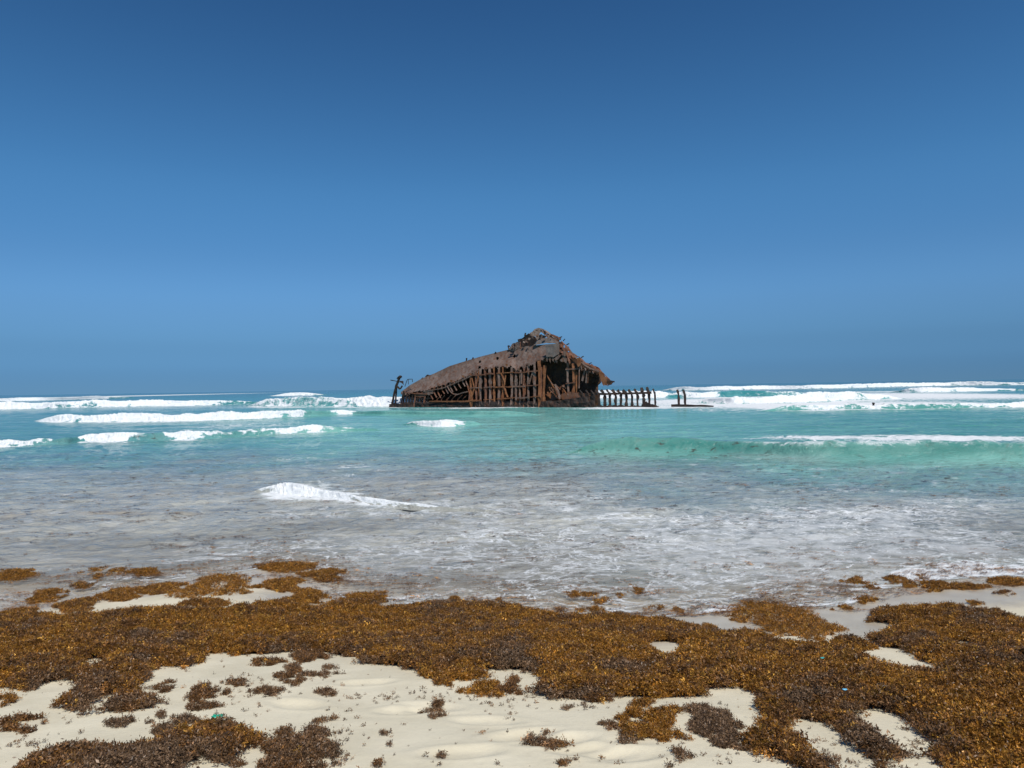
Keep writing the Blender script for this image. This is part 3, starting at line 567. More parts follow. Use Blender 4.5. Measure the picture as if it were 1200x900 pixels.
for i in range(9):
    x = 515 + i * 13.2 + random.uniform(-2, 2); y = float(np.interp(x, *np.array(LOWL).T)) - random.uniform(.5, 3)
    slab('plate_remnant', [(x - random.uniform(1, 2.6), y - random.uniform(.5, 1.6)), (x + random.uniform(1, 2.6), y - random.uniform(.5, 1.6)), (x + random.uniform(.2, 1.6), y + random.uniform(.6, 3.2)), (x - random.uniform(.2, 1.6), y + random.uniform(.6, 2.2))], -.12, random.choice([ORANGE, RUST, PALER, PLATE]), .06, .5, 400 + i)
for (a, b, m) in (((551, 439.6), (631, 434.8), RUST), ((549, 455.2), (631, 451.6), PALER), ((548, 469.6), (636, 464.6), PALER)):
    cuts = [0, .21, .38, .64, .82, 1.0]
    for q in range(5):
        t0, t1 = cuts[q] + random.uniform(0, .012), cuts[q + 1] - random.uniform(-.005, .035); j0, j1, j2 = (random.uniform(-.7, .7) for _ in range(3))
        L_ = lambda t, j: (a[0] + (b[0] - a[0]) * t, a[1] + (b[1] - a[1]) * t + j)
        rib([L_(t0, j0 * .5), L_((t0 + t1) / 2, j1), L_(t1, j2)], -.1 + random.uniform(-.1, .15), random.uniform(1.0, 1.6), random.choice([m, m, RUST, ORANGE]), 'stringer', .35, 8)
for pts, m in (([(592.5, 440), (590.5, 453), (595.2, 465.5)], ORANGE), ([(587.5, 438), (591.5, 447), (590.5, 456)], ORANGE), ([(624.5, 435.5), (622, 443), (620, 450)], PALER), ([(611.5, 437), (611, 450)], PALER), ([(553, 443), (556, 455), (551, 470)], ORANGE), ([(548, 452), (550.5, 461), (549.5, 471)], RUST)):
    rib(pts, -.05, 1.6, m, 'brace', .2, 6)
# the bent ribs towards the low end
for i, x in enumerate((505, 509.5, 514, 518.6, 523.2, 528.5, 533, 538, 543, 547)):
    yt = float(np.interp(x, *np.array(LOWL).T)) - 1.5; L = random.uniform(9, 15)
    rib([(x, yt), (x - 1.2, yt + L * .3), (x - .4, yt + L * .6), (x + 2.4, yt + L)], .1, 1.35, PALER if i > 3 else RUST, jit=.22, n=8)
rib([(524, 452), (527, 458), (531, 461.5), (536, 462.4), (543, 460), (549, 458.6)], -.1, 1.2, PALER, 'stringer', .25, 12)
rib([(496, 459), (520, 454.5), (545, 444), (556, 438)], -.08, 1.3, PALER, 'stringer', .3, 14)
for i, x in enumerate((473, 476.4, 479.5, 482.8, 486.4, 490, 493.6, 497.4, 501, 512, 517.5, 524, 530, 536.5, 542)):
    yt = 461 + (x - 473) * .0 if x < 505 else 463.5; o = random.uniform(-1, 1)
    rib([(x + (1.5 if x < 505 else 4.5) + o, yt - .5), (x + o * .3, 468), (x - 1.2, 477.6)], random.uniform(.1, .5), 1.9 if x < 505 else 1.1, DARK if x < 486 else RUST, jit=.3, n=6)
rib([(474, 459.8), (490, 461.2), (503, 461.8)], 0, 1.6, RUST, 'stringer', .3, 8)
rib([(471, 466.5), (490, 467.2), (505, 466.4)], .2, 1.3, DARK, 'stringer', .3, 8)
rib([(503, 470.4), (530, 470.4), (551, 470)], -.15, 1.5, ORANGE, 'stringer', .3, 8)
slab('plate_remnant', [(498, 459), (507, 457.5), (508.5, 461), (503, 463), (498.5, 462)], -.1, PALER, .1, .6, 21)
slab('plate_remnant', [(486, 461), (500, 460), (499, 464.5), (492, 466), (487, 465)], .05, RUST, .1, .8, 22)
# leaning stern post at the low end
sp = rib([(458.6, 478.2), (461.5, 463), (464.5, 452), (468.6, 442)], .6, 2.4, DARK, 'stern_post', .2, 9)
rib([(466.5, 444.2), (468.8, 440.8), (470.2, 442.2)], .6, 2.8, DARK, 'post_head', .25, 3, parent=sp)
rib([(463.4, 477.5), (463.8, 466), (465.0, 454.5)], .9, 1.7, DARK, 'stern_post', .2, 7)
rib([(457.6, 445.4), (462, 446.2), (470.5, 448), (473, 450.4)], .5, 1.0, DARK, 'cross_arm', .25, 6)
rib([(470, 472.5), (471.8, 464), (473.4, 458.5)], .6, 1.6, DARK, 'stern_post', .25, 5)
rib([(465.5, 453), (469, 456.5), (471.2, 452)], .5, 1.9, DARK, 'bent_bracket', .3, 5)
rib([(469.3, 447.2), (472, 447), (471.8, 449.4)], .55, 1.6, DARK, 'bent_bracket', .3, 4)
rib([(474.4, 453), (477.2, 444.8), (479, 444.4), (483.2, 444.3)], .8, .75, DARK, 'handrail', .15, 8)
rib([(483.2, 444.2), (483.4, 447.8)], .8, .7, DARK, 'handrail', .1, 3)
rib([(478.4, 444.8), (478.6, 450.5)], .8, .6, DARK, 'handrail', .1, 3)
slab('base_plate', [(456, 474.2), (461, 473.6), (470, 473.8), (470, 478.6), (457.5, 478.6)], .1, DARK, .8, .5, 31)
for pts in ([(546.3, 424), (546.9, 419.6)], [(553.6, 421.6), (554.6, 418.9)], [(548.8, 423.2), (550.8, 422)], [(499, 441.6), (501, 439.8), (504.6, 440.4)], [(512.5, 437), (514, 435.6)], [(580, 414), (581, 412.6)], [(494, 444.6), (495.5, 442.8)], [(615.6, 394.5), (615.6, 390.2)], [(596.5, 409.5), (595.2, 405.4), (597.2, 405.8)]):
    rib(pts, 3.0, 1.5 if pts[0][0] != 615.6 else 2.0, DARK, 'stub', .25, 4)
# open cave, columns and debris at the high end
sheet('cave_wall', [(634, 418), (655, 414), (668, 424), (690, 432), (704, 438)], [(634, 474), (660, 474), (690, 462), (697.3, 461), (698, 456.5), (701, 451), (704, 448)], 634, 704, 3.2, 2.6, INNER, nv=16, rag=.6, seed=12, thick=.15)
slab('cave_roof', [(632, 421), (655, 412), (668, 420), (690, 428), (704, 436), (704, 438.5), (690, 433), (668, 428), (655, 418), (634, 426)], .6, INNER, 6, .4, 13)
for pts, w, m in (([(638.4, 428), (637.6, 448), (636.8, 472)], 2.7, ORANGE), ([(634.2, 430), (634.6, 450), (634, 472)], 2.2, RUST), ([(665.4, 425), (665.2, 445), (666.6, 463)], 2.2, PALER), ([(671.6, 426), (672.4, 436), (672.6, 449), (672.0, 463)], 3.4, ORANGE), ([(675.4, 436), (675.6, 460)], 1.8, ORANGE)):
    rib(pts, .5, w, m, 'column', .28, 9, d=2.4)
rib([(663, 432.8), (678, 432.2)], .3, 1.5, PALER, 'crossbeam', .25, 6)
rib([(663, 449.6), (674, 448.2)], .3, 1.1, RUST, 'crossbeam', .25, 6)
rib([(679.2, 418), (678.8, 437), (678.5, 455)], .2, 1.1, PALER, 'hanging_pipe', .1, 6)
for poly, m in (([(684.4, 433.5), (686.2, 434), (683.4, 447), (681, 446.2)], PALER), ([(687, 434.5), (688.6, 434.5), (687.4, 449), (686, 448.4)], PALER), ([(689.2, 435), (690.2, 435), (689.2, 448.8), (688.1, 448.6)], RUST)):
    slab('hanging_plate', poly, .35, m, .07, .25, int(poly[0][0]))
slab('debris_plate', [(637, 470), (640, 456), (643, 446), (646.5, 441.5), (648.5, 452), (654, 458), (660, 455), (664.5, 464), (665, 471)], 1.6, ORANGE, .3, .9, 41, lean=.35)
slab('debris_plate', [(645, 469), (648, 455), (652, 450), (655, 458), (657, 468)], 1.1, RUST, .2, .8, 42, lean=.2)
rib([(650.4, 450.5), (653.4, 457), (656.8, 467.5)], .5, 2.4, PALER, 'fallen_beam', .25, 7)
rib([(641, 440), (647, 450), (652, 463)], .9, 1.2, ORANGE, 'fallen_beam', .2, 7)
rib([(659, 454), (663, 460), (668, 462)], .6, 1.3, ORANGE, 'fallen_beam', .2, 6)
slab('debris_plate', [(658, 462), (667, 459), (676, 460), (684, 461), (697, 461), (697, 466), (670, 468), (658, 468)], .3, RUST, .5, .8, 43)
# torn roof running down to the right
ROOF_T = [(654, 395.5), (657, 398), (660, 401.5), (664, 404.5), (668, 409.5), (672, 414), (676, 416.6), (680, 418.2), (684.5, 423.6), (689, 426), (694, 427.6), (702, 431), (705.5, 435.5), (710, 440), (714.6, 445), (719, 447)]
ROOF_L = [(654, 416), (658, 417), (662, 421), (668, 428), (676, 431), (684, 434), (692, 434.5), (700, 438), (704, 444), (709, 450), (713, 452.5), (719, 449)]
sheet('torn_roof', ROOF_T, ROOF_L, 655, 718.5, [(655, 3), (690, 2.5), (719, 1)], [(655, .4), (690, .4), (719, .6)], RUST, nv=20, rag=2.0, rag_top=.9, noise_=.22, seed=17, tear=.36, thick=.12, nx=110)
slab('torn_flap', [(701, 436), (705, 435.5), (713, 446), (717, 449), (714.6, 451), (712, 449.4), (711.6, 452.6), (709, 450.8), (707.4, 452.4), (704, 446)], .35, ORANGE, .15, .5, 51)
rib([(712, 445), (716, 447.4), (720, 447.3)], .3, 1.6, DARK, 'bent_bracket', .3, 4)
slab('torn_flap', [(649, 420.5), (655, 415.5), (658, 416.4), (655, 420.6), (651, 422.4)], -.1, PALER, .12, .4, 52)
slab('torn_flap', [(656, 422), (661, 417), (664.5, 420), (664, 426), (661.4, 424), (658.6, 424.4)], -.1, PALER, .12, .5, 53)
slab('torn_flap', [(676.4, 419.5), (680.6, 419), (681, 427), (678, 430), (676, 427)], -.15, ORANGE, .1, .5, 54)
slab('torn_flap', [(660, 411), (663.6, 411.4), (663, 417.6), (660.4, 417)], -.2, PALER, .1, .4, 55)
for pts, w, m in (([(657, 403), (664, 414), (668, 426)], 1.8, RUST), ([(668, 411), (678, 422), (690, 431), (702, 435)], 1.6, PALER), ([(656, 412), (662, 409), (668, 411)], 1.5, RUST), ([(684, 427), (692, 433), (700, 434.5)], 1.3, PALER), ([(652, 419), (650, 425)], 1.2, PALER), ([(660, 399.5), (662, 397.2)], 1.0, DARK), ([(681, 419), (684, 417.4)], 1.0, DARK), ([(690, 426.5), (693, 425)], 1., DARK), ([(664, 404), (667, 402.6)], 1.1, DARK)):
    rib(pts, .15, w, m, 'roof_beam', .25, 7)
for i, x in enumerate((641, 644.5, 648, 652)):
    slab('plate_remnant', [(x - 1, 418), (x + 1.2, 417.5), (x + .7, 424 + i % 2 * 2), (x - .8, 422.5)], 0, PALER, .08, .4, 60 + i)
rw = random.Random(5)
for i in range(16):
    x = rw.uniform(641, 664); y = rw.uniform(446, 464); a = rw.uniform(-1.1, 1.1) + (1.57 if rw.random() < .6 else 0); L = rw.uniform(2.5, 7)
    rib([(x, y), (x + math.cos(a) * L, y + abs(math.sin(a)) * L)], rw.uniform(.3, 2.2), rw.uniform(.6, 1.5), rw.choice([ORANGE, RUST, RUST, PALER]), 'fallen_beam', .3, 4)
for i in range(9):
    x = rw.uniform(641, 662); y = rw.uniform(455, 468)
    slab('debris_plate', [(x - rw.uniform(1, 3), y + rw.uniform(-1, 2)), (x + rw.uniform(-1, 1), y - rw.uniform(1.5, 4)), (x + rw.uniform(1, 3), y + rw.uniform(-1, 2)), (x, y + 2.5)], rw.uniform(.4, 1.4), rw.choice([ORANGE, RUST, INNER]), .1, .5, 200 + i, lean=.3)
for i in range(26):
    x = rw.uniform(656, 704); y = float(np.interp(x, *np.array(ROOF_L).T)) - rw.uniform(0, 5); L = rw.uniform(2, 6)
    rib([(x, y), (x + rw.uniform(-1, 1.6), y + L)], rw.uniform(.1, .8), rw.uniform(.6, 1.7), rw.choice([ORANGE, RUST, PALER, DARK]), 'hanging_scrap', .35, 4)
for i in range(18):
    x = rw.uniform(657, 706); t_ = rw.uniform(.05, .8); y = float(np.interp(x, *np.array(ROOF_T).T)) * (1 - t_) + float(np.interp(x, *np.array(ROOF_L).T)) * t_
    slab('plate_remnant', [(x - rw.uniform(1, 2.4), y - rw.uniform(0, 1.5)), (x + rw.uniform(0, 1.5), y - rw.uniform(.8, 2.2)), (x + rw.uniform(1, 2.4), y + rw.uniform(0, 1.4)), (x - rw.uniform(0, 1), y + rw.uniform(1, 2.6))], .05 + 1.6 * (1 - t_), rw.choice([ORANGE, RUST, RUST, PALER, DARK]), .08, .4, 300 + i, lean=.4)
for i in range(22):
    x = rw.uniform(472, 636); y = float(np.interp(x, *np.array(LOWL).T)) - 1; L = rw.uniform(1.5, 4)
    rib([(x, y), (x + rw.uniform(-1, 1), y + L)], .05, rw.uniform(.6, 1.5), rw.choice([RUST, PALER, PLATE, DARK]), 'hanging_scrap', .35, 4)
# wreckage of the deckhouse on the peak
slab('deckhouse_wall', [(620, 391), (626, 386.2), (631, 384), (636.6, 386), (634.2, 389), (632.4, 391.2), (632.4, 396), (629.4, 398.6), (627.4, 394.2), (623, 394)], 2.8, TAN, .5, .5, 71)
slab('deckhouse_wall', [(625, 405), (628, 400.2), (634, 397), (642, 395.6), (650, 398.6), (655.6, 401), (655.6, 403), (648, 402.2), (640, 402), (632, 403.6)], 2.0, GREYP, .4, .35, 72, lean=.5)
slab('deckhouse_wall', [(595.6, 410), (600, 403.2), (604, 402), (607.6, 398.8), (610.2, 400), (609.4, 407), (603, 411)], 2.9, GREYP, .4, .7, 73)
slab('deckhouse_back', [(606, 408), (608, 400), (613, 396.4), (620, 391), (629.5, 396), (628, 405)], 5.0, DARK, .3, .5, 74)  # dark back panel paints the shade inside the deckhouse opening
slab('deckhouse_wall', [(628.6, 399), (632, 393), (634, 391.6), (637.5, 393), (640.5, 395), (636, 397.5), (631, 399.6)], 2.9, PALER, .3, .5, 76)
slab('deckhouse_wall', [(640, 390), (646, 393.4), (655, 398), (656, 401), (650, 398.4), (643, 395.4)], 3.1, RUST, .3, .5, 77)
for i in range(34):
    x = rw.uniform(598, 657); y = float(np.interp(x, [595, 603, 613, 621, 631, 642, 650, 660], [408, 402, 398, 391.5, 386, 390, 395, 402])) + rw.uniform(-.5, 5.5); L = rw.uniform(1.2, 4); a = rw.uniform(-1.4, 1.2)
    rib([(x, y), (x + math.cos(a) * L, y - math.sin(a) * L * .6)], rw.uniform(1.6, 3.0), rw.uniform(.7, 2.0), rw.choice([TAN, PALER, RUST, DARK, PLATE]), 'twisted_scrap', .4, 4)
for pts, w, m in (([(634, 385.6), (640, 388), (646.6, 393.4), (655.6, 398.4)], 1.9, TAN), ([(635, 388.2), (641.5, 394.6), (650, 397.6), (656, 402)], 1.6, PALER), ([(645, 392), (652, 394.6), (657, 397.4)], 1.8, RUST), ([(607, 398.8), (613, 396.6), (620, 391.6)], 1.7, DARK), ([(609.8, 408), (609.6, 400.6)], 1.3, RUST), ([(613.4, 406), (612.4, 398)], 1.3, DARK), ([(617, 404), (620, 394)], 1.0, DARK), ([(607.4, 398.6), (611, 398.2)], 1.6, DARK), ([(636, 386), (639, 391), (644, 396)], .9, DARK), ([(655, 396), (658.6, 394.5)], 1.0, DARK), ([(650, 401.5), (654, 403.5), (655.8, 414)], 1.1, PALER)):
    rib(pts, 2.9, w, m, 'deckhouse_beam', .25, 8)
slab('deckhouse_wall', [(655, 402), (658.5, 400.5), (660, 405), (659, 411), (655.6, 412)], 2.4, DARK, .3, .4, 75)
# row of bare frames running off to the right
for i, x in enumerate((702, 708.8, 714.8, 721.4, 727.8, 734, 740.6, 747.3, 754.4, 761, 767.8)):
    yt = (457.4, 457, 456.6, 457, 457.6, 457.4, 456.6, 456, 454.2, 453.6, 455.8)[i]; rail = 461.6 - .018 * (x - 702)
    if i in (8, 9, 10): pts = [(x - 2.8, yt), (x - .8, rail), (x, 467), (x, 478.2)]
    else: pts = [(x - 4.2, yt), (x - .6, rail), (x, 464), (x, 478.2)]
    rib(pts, .6 + random.uniform(-.2, .2), random.uniform(2.1, 2.8) if i != 10 else 1.7, DARK, 'rib', .34, 10)
for x in (683, 690, 696): rib([(x - 3.4, 457.4), (x, 461.6), (x + .5, 470)], .2, 1.4, DARK, 'rib', .2, 7)
rib([(693, 461.9), (730, 461.3), (763, 460.2)], .4, 2.2, DARK, 'stringer', .2, 16)
sheet('bilge_plating', [(697, 474.6), (740, 475.2), (772, 475.6)], [(697, 479), (772, 479)], 696.5, 772, .5, .3, DARK, nv=6, rag=0, rag_top=1.1, seed=14, thick=.25)
slab('debris_plate', [(752, 474), (754.5, 471), (758, 470.4), (760, 472.4), (764, 473.4), (768, 474), (769.5, 478.4), (752, 478.4)], .2, DARK, 1.2, .5, 81)

# loose fragment of frames further right
def fragment(name, label, cat, parts, base):
    e = bpy.data.objects.new(name, None); COL.objects.link(e); e.location = (P(base[0], base[1], .8).x, P(base[0], base[1], .8).y, 0)
    tag(e, label, cat)
    for (nm, pts, w, dep) in parts:
        q = subdiv([P(a[0], a[1], dep) for a in pts], 9); V, F = bar(q, w * PXM, w * PXM, .22)
        mesh_obj(nm, np.array([tuple(v - e.location) for v in V]), F, DARK, e)
    return e
fragment('hull_fragment', 'dark low iron fragment with two bent upright ribs standing right of the wreck', 'wreckage', [
    ('rib', [(793.6, 456.6), (795.2, 462), (795.6, 477.6)], 1.9, .8), ('rib', [(800.6, 457), (802.6, 463), (803, 477.6)], 1.9, .8),
    ('keel_plate', [(787, 475.6), (795, 474.9), (806, 475.2), (815, 476.0)], 2.4, 1.2), ('keel_plate', [(787.5, 475.6), (800, 475.9), (812, 475.6), (824, 475.7), (836, 476.6)], 3.0, .6)], (800, 477))
def snag():
    x, y = plane_hit(1025.5, 475.0)
    e = bpy.data.objects.new('iron_snag', None); COL.objects.link(e); e.location = (float(x), float(y), 0)
    tag(e, 'tiny dark iron stub poking out of the surf far to the right', 'wreckage')
    k = float(y) / FPX
    for nm, pts, w in (('stub', [(-2.0 * k, 0, -.3), (-2.0 * k, 0, 1.4 * k), (-1.7 * k, 0, 3.2 * k)], 2.0), ('stub', [(6 * k, 0, -.3), (8 * k, 0, .8 * k), (10.5 * k, 0, .9 * k)], 1.4)):
        V, F = bar(subdiv([Vector(p) for p in pts], 5), w * k, w * k, .25); mesh_obj(nm, V, F, DARK, e)
snag()

# ------------------------------------------------------------------ seaweed
def make_sprig(rng, n_branch=6, size=0.038, leaves=6):
    """one tuft of sargassum: thin stems, narrow leaves and a few bladders, as triangles"""
    V = []; F = []
    for b in range(n_branch):
        az = rng.uniform(0, 2 * math.pi); el = rng.uniform(-.05, .55)
        d = np.array([math.cos(az) * math.cos(el), math.sin(az) * math.cos(el), math.sin(el)]); p = np.array([0, 0, 0.])
        L = size * rng.uniform(.6, 1.15) / leaves
        for k in range(leaves):
            d2 = d + rng.normal(0, .35, 3); d2 /= np.linalg.norm(d2); d = d2
            q = p + d * L
            ln = size * rng.uniform(.26, .5); wd = ln * rng.uniform(.13, .24)
            l = d * .5 + rng.normal(0, .8, 3); l /= np.linalg.norm(l); s = np.cross(l, rng.normal(0, 1, 3)); s /= np.linalg.norm(s)
            i = len(V); c = q + l * ln * .5
            V += [q, c + s * wd, q + l * ln, c - s * wd]; F += [(i, i + 1, i + 2, i + 3)]
            p = q
    return np.array(V), np.array(F)
SPR = [make_sprig(np.random.default_rng(50 + i)) for i in range(7)]

def shore_hit(px, py):
    x, y = sand_hit(px, py); x2, y2 = plane_hit(px, py, 0.0); w = y2 < y; return np.where(w, x2, x), np.where(w, y2, y)
def poly_world(pp):
    p = np.array(pp, float); q = []
    for a, b in zip(p, np.roll(p, -1, 0)):
        for t in np.linspace(0, 1, 4)[:-1]: q.append(a + (b - a) * t)
    q = np.array(q); x, y = shore_hit(q[:, 0], q[:, 1]); return np.stack([x, y], -1)
def inside(pw, x, y):
    r = np.zeros(x.shape, bool)
    for (x1, y1), (x2, y2) in zip(pw, np.roll(pw, -1, 0)):
        if y1 == y2: continue
        c = ((y1 > y) != (y2 > y)) & (x < (x2 - x1) * (y - y1) / (y2 - y1) + x1); r ^= c
    return r
MAIN = [(-420, 724), (-260, 716), (-120, 726), (-40, 722), (19, 721), (55, 721), (75, 725), (103, 725), (133, 722), (164, 716), (194, 714), (222, 717), (264, 717), (290, 713), (312, 708), (333, 703), (350, 712), (375, 714), (392, 706), (419, 708), (450, 714), (489, 712), (522, 710), (558, 712), (590, 712), (625, 715), (647, 723), (692, 724), (719, 724), (755, 726), (792, 728), (814, 735), (828, 742), (836, 749), (855, 750), (867, 742), (880, 739), (900, 750), (928, 760), (960, 759), (980, 752), (994, 749), (1012, 755), (1020, 760), (1003, 768), (1022, 775), (1040, 784), (1069, 787), (1089, 795), (1103, 801), (1097, 784), (1082, 778), (1066, 767), (1050, 761), (1022, 757), (1019, 747), (1043, 740), (1044, 731), (1030, 728), (1019, 731), (1011, 726), (1022, 712), (1047, 715), (1078, 714), (1094, 707), (1117, 713), (1130, 715), (1161, 723), (1200, 728), (1240, 734), (1330, 728), (1450, 738), (1600, 745),
        (1640, 830), (1560, 845), (1500, 880), (1420, 870), (1380, 940), (1200, 940), (1090, 915), (1078, 880), (1069, 872), (1078, 865), (1056, 855), (1061, 846), (1030, 838), (1008, 846), (1019, 855), (1050, 873), (1075, 882), (1060, 888), (1040, 915), (1014, 896), (994, 880), (969, 861), (958, 847), (942, 846), (942, 863), (961, 880), (983, 897), (990, 915), (930, 915), (905, 889), (873, 886), (868, 868), (872, 853), (885, 852), (898, 856), (917, 862), (915, 853), (897, 851), (885, 838), (879, 829), (867, 815), (857, 807), (845, 808), (828, 818), (794, 818), (755, 819), (714, 816), (711, 827), (692, 824), (655, 821), (622, 813), (618, 806), (637, 799), (622, 793), (604, 789), (596, 788), (572, 787), (572, 797), (544, 798), (520, 799), (494, 795), (478, 786), (447, 780), (417, 779), (425, 769), (394, 771), (380, 764), (330, 766), (300, 768), (272, 769), (272, 764), (242, 767), (244, 775), (222, 785), (205, 785), (205, 778), (175, 783), (183, 794), (164, 805), (172, 817), (206, 819), (190, 828), (167, 834), (130, 836), (92, 842), (64, 829), (84, 814), (87, 800), (75, 797), (62, 800), (50, 808), (58, 822), (44, 814), (28, 814), (17, 806), (-40, 808), (-140, 796), (-240, 812), (-420, 800)]
HOLES = [[(1119, 753), (1130, 753), (1145, 761), (1138, 763)], [(766, 755), (780, 754), (794, 757), (788, 763), (778, 770), (770, 762)], [(100, 772), (110, 772), (122, 778), (112, 780)], [(818, 760), (828, 761), (824, 765)], [(1060, 888), (1078, 890), (1078, 898), (1062, 896)], [(118, 818), (136, 814), (132, 822), (120, 825)]]
BL = [(20, 905), (36, 886), (60, 878), (83, 872), (103, 871), (120, 875), (133, 879), (146, 880), (155, 875), (178, 869), (195, 866), (211, 861), (225, 858), (244, 848), (267, 844), (278, 850), (289, 855), (310, 863), (325, 868), (328, 880), (316, 885), (300, 878), (280, 884), (296, 898), (280, 905), (250, 900), (235, 888), (210, 905), (200, 940), (20, 940)]
RES = 0.012
def weed_field(polys, holes, x0, x1, y0, y1):
    """raster of an outline on the sand with a torn edge, and the distance into it"""
    xs = np.arange(x0, x1, RES); ys = np.arange(y0, y1, RES); X, Y = np.meshgrid(xs, ys)
    wx = X + (fbm(X * 5, Y * 5, 3) - .5) * .16 + (fbm(X * 20, Y * 20 + 9, 3) - .5) * .15
    wy = Y + (fbm(X * 5 + 31, Y * 5, 3) - .5) * .16 + (fbm(X * 20 + 7, Y * 20, 3) - .5) * .15
    m = np.zeros(X.shape, bool)
    for p in polys: m |= inside(poly_world(p), wx, wy)
    for p in holes: m &= ~inside(poly_world(p), wx, wy)
    k = int(.085 / RES); m[:-k] &= m[k:]     # the far edge stands up behind the outline seen from the beach
    f = m.astype(float)
    def blur(a, r):
        for ax in (0, 1):
            c = np.cumsum(np.pad(a, [(r + 1, r) if i == ax else (0, 0) for i in (0, 1)], mode='edge'), axis=ax)
            a = (np.take(c, range(2 * r + 1, c.shape[ax]), ax) - np.take(c, range(0, c.shape[ax] - 2 * r - 1), ax)) / (2 * r + 1)
        return a
    soft = blur(blur(f, 5), 5); wide = blur(blur(f, 16), 16)
    return xs, ys, X, Y, m, soft, wide
def sample(a, xs, ys, x, y):
    i = np.clip(((y - ys[0]) / RES).astype(int), 0, len(ys) - 1); j = np.clip(((x - xs[0]) / RES).astype(int), 0, len(xs) - 1); return a[i, j]
def mat_height(x, y, soft, wide):
    lump = fbm(x * 3.0, y * 3.2, 3); l2 = fbm(x * 7 + 3, y * 7, 3)
    d1, r1 = cells(x + (fbm(x * 9, y * 9, 2) - .5) * .1, y + (fbm(x * 9 + 7, y * 9, 2) - .5) * .1, .17)
    return np.clip((soft - .35) / .65, 0, 1) ** .6 * (np.clip(1 - d1 * d1 * 1.6, 0, 1) * (.012 + .034 * r1) + 0.012 + sstep(.5, 1., wide) * 0.028 * (0.2 + 1.6 * lump) + (l2 - .32) * 0.06)
def cells(x, y, s):
    """jittered cells: distance to the nearest clump centre and a random number for that clump"""
    xi = np.floor(x / s).astype(int); yi = np.floor(y / s).astype(int); best = np.full(np.shape(x), 9.0); rid = np.zeros(np.shape(x))
    for i in (-1, 0, 1):
        for j in (-1, 0, 1):
            a = xi + i; b = yi + j; r1 = _T[a & 255, b & 255]; r2 = _T[(a + 91) & 255, (b + 37) & 255]
            d = np.hypot(x / s - a - r1, y / s - b - r2); m = d < best; best = np.where(m, d, best); rid = np.where(m, _T[(a + 13) & 255, (b + 77) & 255], rid)
    return best, rid
def sprig_collection():
    c = bpy.data.collections.new('sprig_shapes')
    for v, f in SPR:
        o = mesh_obj('sprig', v, f, WEED_I); COL.objects.unlink(o); c.objects.link(o)
    return c
SPRIGS = sprig_collection()
def flat_collection():
    c = bpy.data.collections.new('drift_shapes')
    for i in range(7):
        v, f = make_sprig(np.random.default_rng(90 + i), 4, .05, 5); v = v * np.array([1.7, .8, .10])
        o = mesh_obj('drift', v, f, WEED_I); COL.objects.unlink(o); c.objects.link(o)
    return c
DRIFT = flat_collection()
def gn_scatter(o, shapes):
    g = bpy.data.node_groups.new('sprigs_on_points', 'GeometryNodeTree')
    g.interface.new_socket('Geometry', in_out='INPUT', socket_type='NodeSocketGeometry'); g.interface.new_socket('Geometry', in_out='OUTPUT', socket_type='NodeSocketGeometry')
    N = g.nodes.new; L = g.links.new
    gi = N('NodeGroupInput'); go = N('NodeGroupOutput'); ip = N('GeometryNodeInstanceOnPoints'); ci = N('GeometryNodeCollectionInfo'); jg = N('GeometryNodeJoinGeometry')
    ci.inputs[0].default_value = shapes; ci.inputs['Separate Children'].default_value = True; ci.inputs['Reset Children'].default_value = True
    def na(n, t):
        a = N('GeometryNodeInputNamedAttribute'); a.data_type = t; a.inputs[0].default_value = n; return a.outputs[0]
    L(gi.outputs[0], ip.inputs['Points']); L(ci.outputs[0], ip.inputs['Instance']); ip.inputs['Pick Instance'].default_value = True
    L(na('pick', 'INT'), ip.inputs['Instance Index']); L(na('inst', 'BOOLEAN'), ip.inputs['Selection'])
    er = N('FunctionNodeEulerToRotation'); L(na('rot', 'FLOAT_VECTOR'), er.inputs[0]); L(er.outputs[0], ip.inputs['Rotation'])
    L(na('size', 'FLOAT'), ip.inputs['Scale'])
    L(gi.outputs[0], jg.inputs[0]); L(ip.outputs[0], jg.inputs[0]); L(jg.outputs[0], go.inputs[0])
    m = o.modifiers.new('sprigs', 'NODES'); m.node_group = g
def weed_stuff(name, V, F, P3, tint, shade, size, base_tint, base_shade, label, seed=1, tilt=.9, shapes=None):
    """mat faces plus loose points that carry sprigs, in one object"""
    rng = np.random.default_rng(seed); nb = len(V); n = len(P3)
    allv = np.concatenate([V, P3]) if nb else P3
    if not nb: F = np.zeros((0, 4), int)
    o = mesh_obj(name, allv, F, WEED_G, smooth=True, attrs=dict(tint=np.concatenate([base_tint, tint]), shade=np.concatenate([base_shade, shade]), size=np.concatenate([np.ones(nb), size]), val=np.concatenate([np.full(nb, .7), np.exp(rng.normal(-.05, .42, n))])))  # darker old underlayer also paints shade into the gaps between sprigs
    me = o.data
    a = me.attributes.new('pick', 'INT', 'POINT'); a.data.foreach_set('value', np.concatenate([np.zeros(nb), rng.integers(0, len(SPR), n)]).astype(np.int32))
    a = me.attributes.new('inst', 'BOOLEAN', 'POINT'); a.data.foreach_set('value', np.concatenate([np.zeros(nb, bool), np.ones(n, bool)]))
    rot = np.zeros((nb + n, 3), np.float32); rot[nb:, 0] = rng.normal(0, .35, n) * tilt; rot[nb:, 1] = rng.normal(0, .35, n) * tilt; rot[nb:, 2] = rng.uniform(0, 6.283, n) if shapes is None else rng.normal(0, .3, n)
    a = me.attributes.new('rot', 'FLOAT_VECTOR', 'POINT'); a.data.foreach_set('vector', rot.ravel())
    gn_scatter(o, shapes or SPRIGS); tag(o, label, 'seaweed', kind='stuff'); return o
